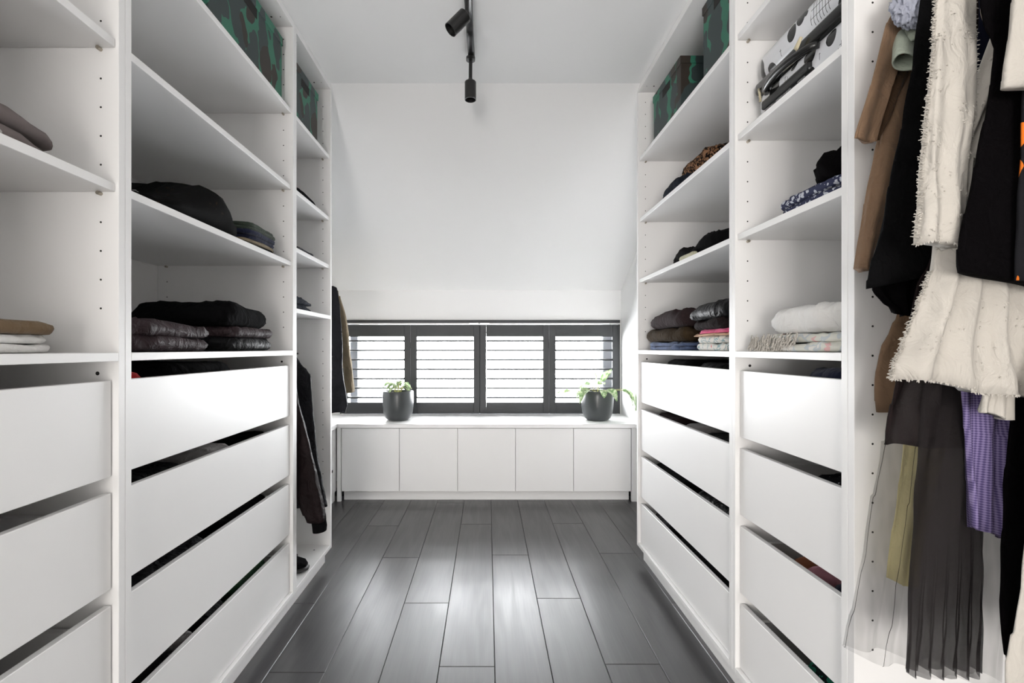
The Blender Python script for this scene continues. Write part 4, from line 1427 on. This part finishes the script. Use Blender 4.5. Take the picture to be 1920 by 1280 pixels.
garment('long white dress', 'long_dress', 'long white dress whose lower hem hangs beside tulle skirt', Y,
    with_top(prow(Y, [(1935, 760), (1918, 1000), (1908, 1120), (1896, 1190), (1884, 1240), (1884, 1310)], 1.00)), 'offwhite', 22, 'dress', thick=0.006, amp=0.004, folds=2.5)

# jackets in the narrow unit
rx, rz = -(XL + 0.29), 1.165
def top2(rows):
    zt = rz - 0.10
    return [(zt + 0.03, rx - 0.045, rx + 0.045), (zt, rx - 0.16, rx + 0.16)] + rows
g2 = 'jackets hanging in the narrow unit'
Y = 2.24
def lrow(Y, right, left):
    return [(PXZ(px, py, Y)[1], left, PXZ(px, py, Y)[0]) for px, py in right]
garment('', 'rain_jacket', 'black jacket with grey sheen hanging behind the maroon bomber jacket', Y,
    top2(lrow(Y, [(570, 688), (583, 702), (583, 716), (588, 790), (596, 860), (606, 915), (614, 950)], -1.22)), 'charcoal', 31, 'jacket', False, g2, thick=0.030, amp=0.008, folds=2)
hanger(Y, rz, rx, 0.19, 'hangers in the narrow unit', 'black hanger inside the grey-sheen jacket in the narrow unit')
Y = 2.10
bj = garment('', 'bomber_jacket', 'maroon-black bomber jacket with ribbed cuff hanging in the narrow unit', Y,
    top2(lrow(Y, [(553, 720), (558, 760), (566, 830), (570, 900), (568, 935)], -1.22)), 'maroon', 32, 'jacket', False, g2, thick=0.035, amp=0.008, folds=2)
hanger(Y, rz, rx, 0.19, 'hangers in the narrow unit', 'black hanger inside the maroon bomber jacket')
def lr2(Y, pts):
    return [(PXZ(a, py, Y)[1], PXZ(a, py, Y)[0], PXZ(b, py, Y)[0]) for a, b, py in pts]
extra('sleeve', bj, 2.045, lr2(2.045, [(515, 555, 725), (520, 562, 760), (530, 578, 820), (544, 592, 880), (556, 603, 930), (570, 610, 962), (580, 611, 975)]), 'maroon', 33, thick=0.032, amp=0.004, folds=1)
extra('cuff', bj, 2.045, lr2(2.045, [(582, 610, 970), (585, 612, 984), (587, 611, 995)]), 'black', 34, thick=0.024, amp=0.001, folds=1)

# coats hanging in the window alcove
al = bpy.data.objects.new('coat_rail', None)
rx, rz = -1.15, 1.56
bm = BM()
cyl(bm, (rx, YL3 + 0.002, rz), (rx, 3.40, rz), 0.0125, n=16)
al = obj('coat_rail', bm, 'chrome', loc=(rx, 2.9, rz), label='chrome rail above low cabinet beside the window', cat='rail')
bm = BM()
box(bm, rx - 0.012, rx + 0.012, 3.385, 3.40, rz, 1.80)
obj('rail_bracket', bm, 'chrome', al)
g3 = 'coats hanging beside the window'
Y = 2.95
bk = garment('', 'rain_jacket', 'black and grey jacket hanging from the chrome rail beside the window', Y,
    top2(lrow(Y, [(622, 524), (632, 536), (637, 570), (641, 640), (643, 700), (650, 745), (652, 762), (645, 774)], -1.33)), 'charcoal', 41, 'jacket', False, g3, thick=0.030, amp=0.012, folds=4)
hanger(Y, rz, rx, 0.13, 'hangers beside the window', 'black hanger inside the black and grey jacket on chrome rail')
Y = 3.20
kk = garment('', 'cotton_jacket', 'khaki jacket hanging nearest to the window shutters', Y,
    top2(lrow(Y, [(634, 545), (640, 580), (646, 620), (650, 660), (652, 690)], -1.33)), 'khaki', 42, 'jacket', False, g3, thick=0.030, amp=0.006, folds=2)
hanger(Y, rz, rx, 0.13, 'hangers beside the window', 'black hanger inside the khaki jacket')
extra('sleeve', kk, 3.14, lr2(3.14, [(622, 638, 555), (630, 650, 600), (638, 656, 650), (644, 660, 690), (648, 664, 728), (650, 664, 735)]), 'khaki', 43, thick=0.030, amp=0.003, folds=1)

# ---------------------------------------------------------------- shoes on the floor of the narrow unit
def shoe(cx, cy, z0, ang, upper, label, L_=0.27, Wd=0.095, hh=0.10):
    r = thing('shoe', (cx, cy, z0), label, 'shoe', 'shoes at the bottom of the narrow unit')
    def build(secs):
        bm = BM()
        rings = []
        for u, w, zb, zt in secs:
            ring = []
            for k in range(20):
                a = 2 * PI * k / 20
                c_, s_ = math.cos(a), math.sin(a)
                ring.append(bm.verts.new((u * L_, w * Wd / 2 * math.copysign(abs(c_) ** 0.7, c_), zb + (zt - zb) * (0.5 + 0.5 * math.copysign(abs(s_) ** 0.7, s_)))))
            rings.append(ring)
        for a, b in zip(rings, rings[1:]):
            for k in range(20):
                bm.faces.new((a[k], a[(k + 1) % 20], b[(k + 1) % 20], b[k]))
        bm.faces.new(rings[0][::-1]); bm.faces.new(rings[-1])
        bm.transform(Matrix.Translation((cx, cy, z0)) @ Matrix.Rotation(ang, 4, 'Z'))
        return bm
    obj('sole', build([(-0.5, 0.35, 0, 0.024), (-0.47, 0.65, 0, 0.026), (-0.3, 0.78, 0, 0.026), (0, 0.72, 0, 0.026), (0.25, 0.98, 0, 0.024), (0.42, 0.8, 0.002, 0.024), (0.5, 0.35, 0.006, 0.022)]), 'rubber', r, smooth=True)
    obj('upper', build([(-0.49, 0.3, 0.025, hh * 0.8), (-0.45, 0.6, 0.025, hh), (-0.3, 0.7, 0.025, hh * 0.98), (-0.1, 0.68, 0.025, hh * 0.85), (0.1, 0.75, 0.024, hh * 0.68), (0.28, 0.88, 0.024, hh * 0.55), (0.42, 0.7, 0.023, hh * 0.45), (0.48, 0.3, 0.023, hh * 0.33)]), upper, r, smooth=True)
    bm = BM()
    for k in range(4):
        u = (0.0 + 0.07 * k) * L_
        box(bm, u - 0.004, u + 0.004, -Wd * 0.24, Wd * 0.24, hh * (0.80 - 0.065 * k) - 0.006, hh * (0.80 - 0.065 * k), 0.001)
    bm.transform(Matrix.Translation((cx, cy, z0)) @ Matrix.Rotation(ang, 4, 'Z'))
    obj('laces', bm, 'white_print', r)
zf = 0.0955
shoe(-0.925, 2.11, zf, 0.05, 'black', 'black sneaker on the floor panel under the bomber jacket')
shoe(-1.02, 2.225, zf, 0.0, 'mint', 'mint green sneaker behind the black one')
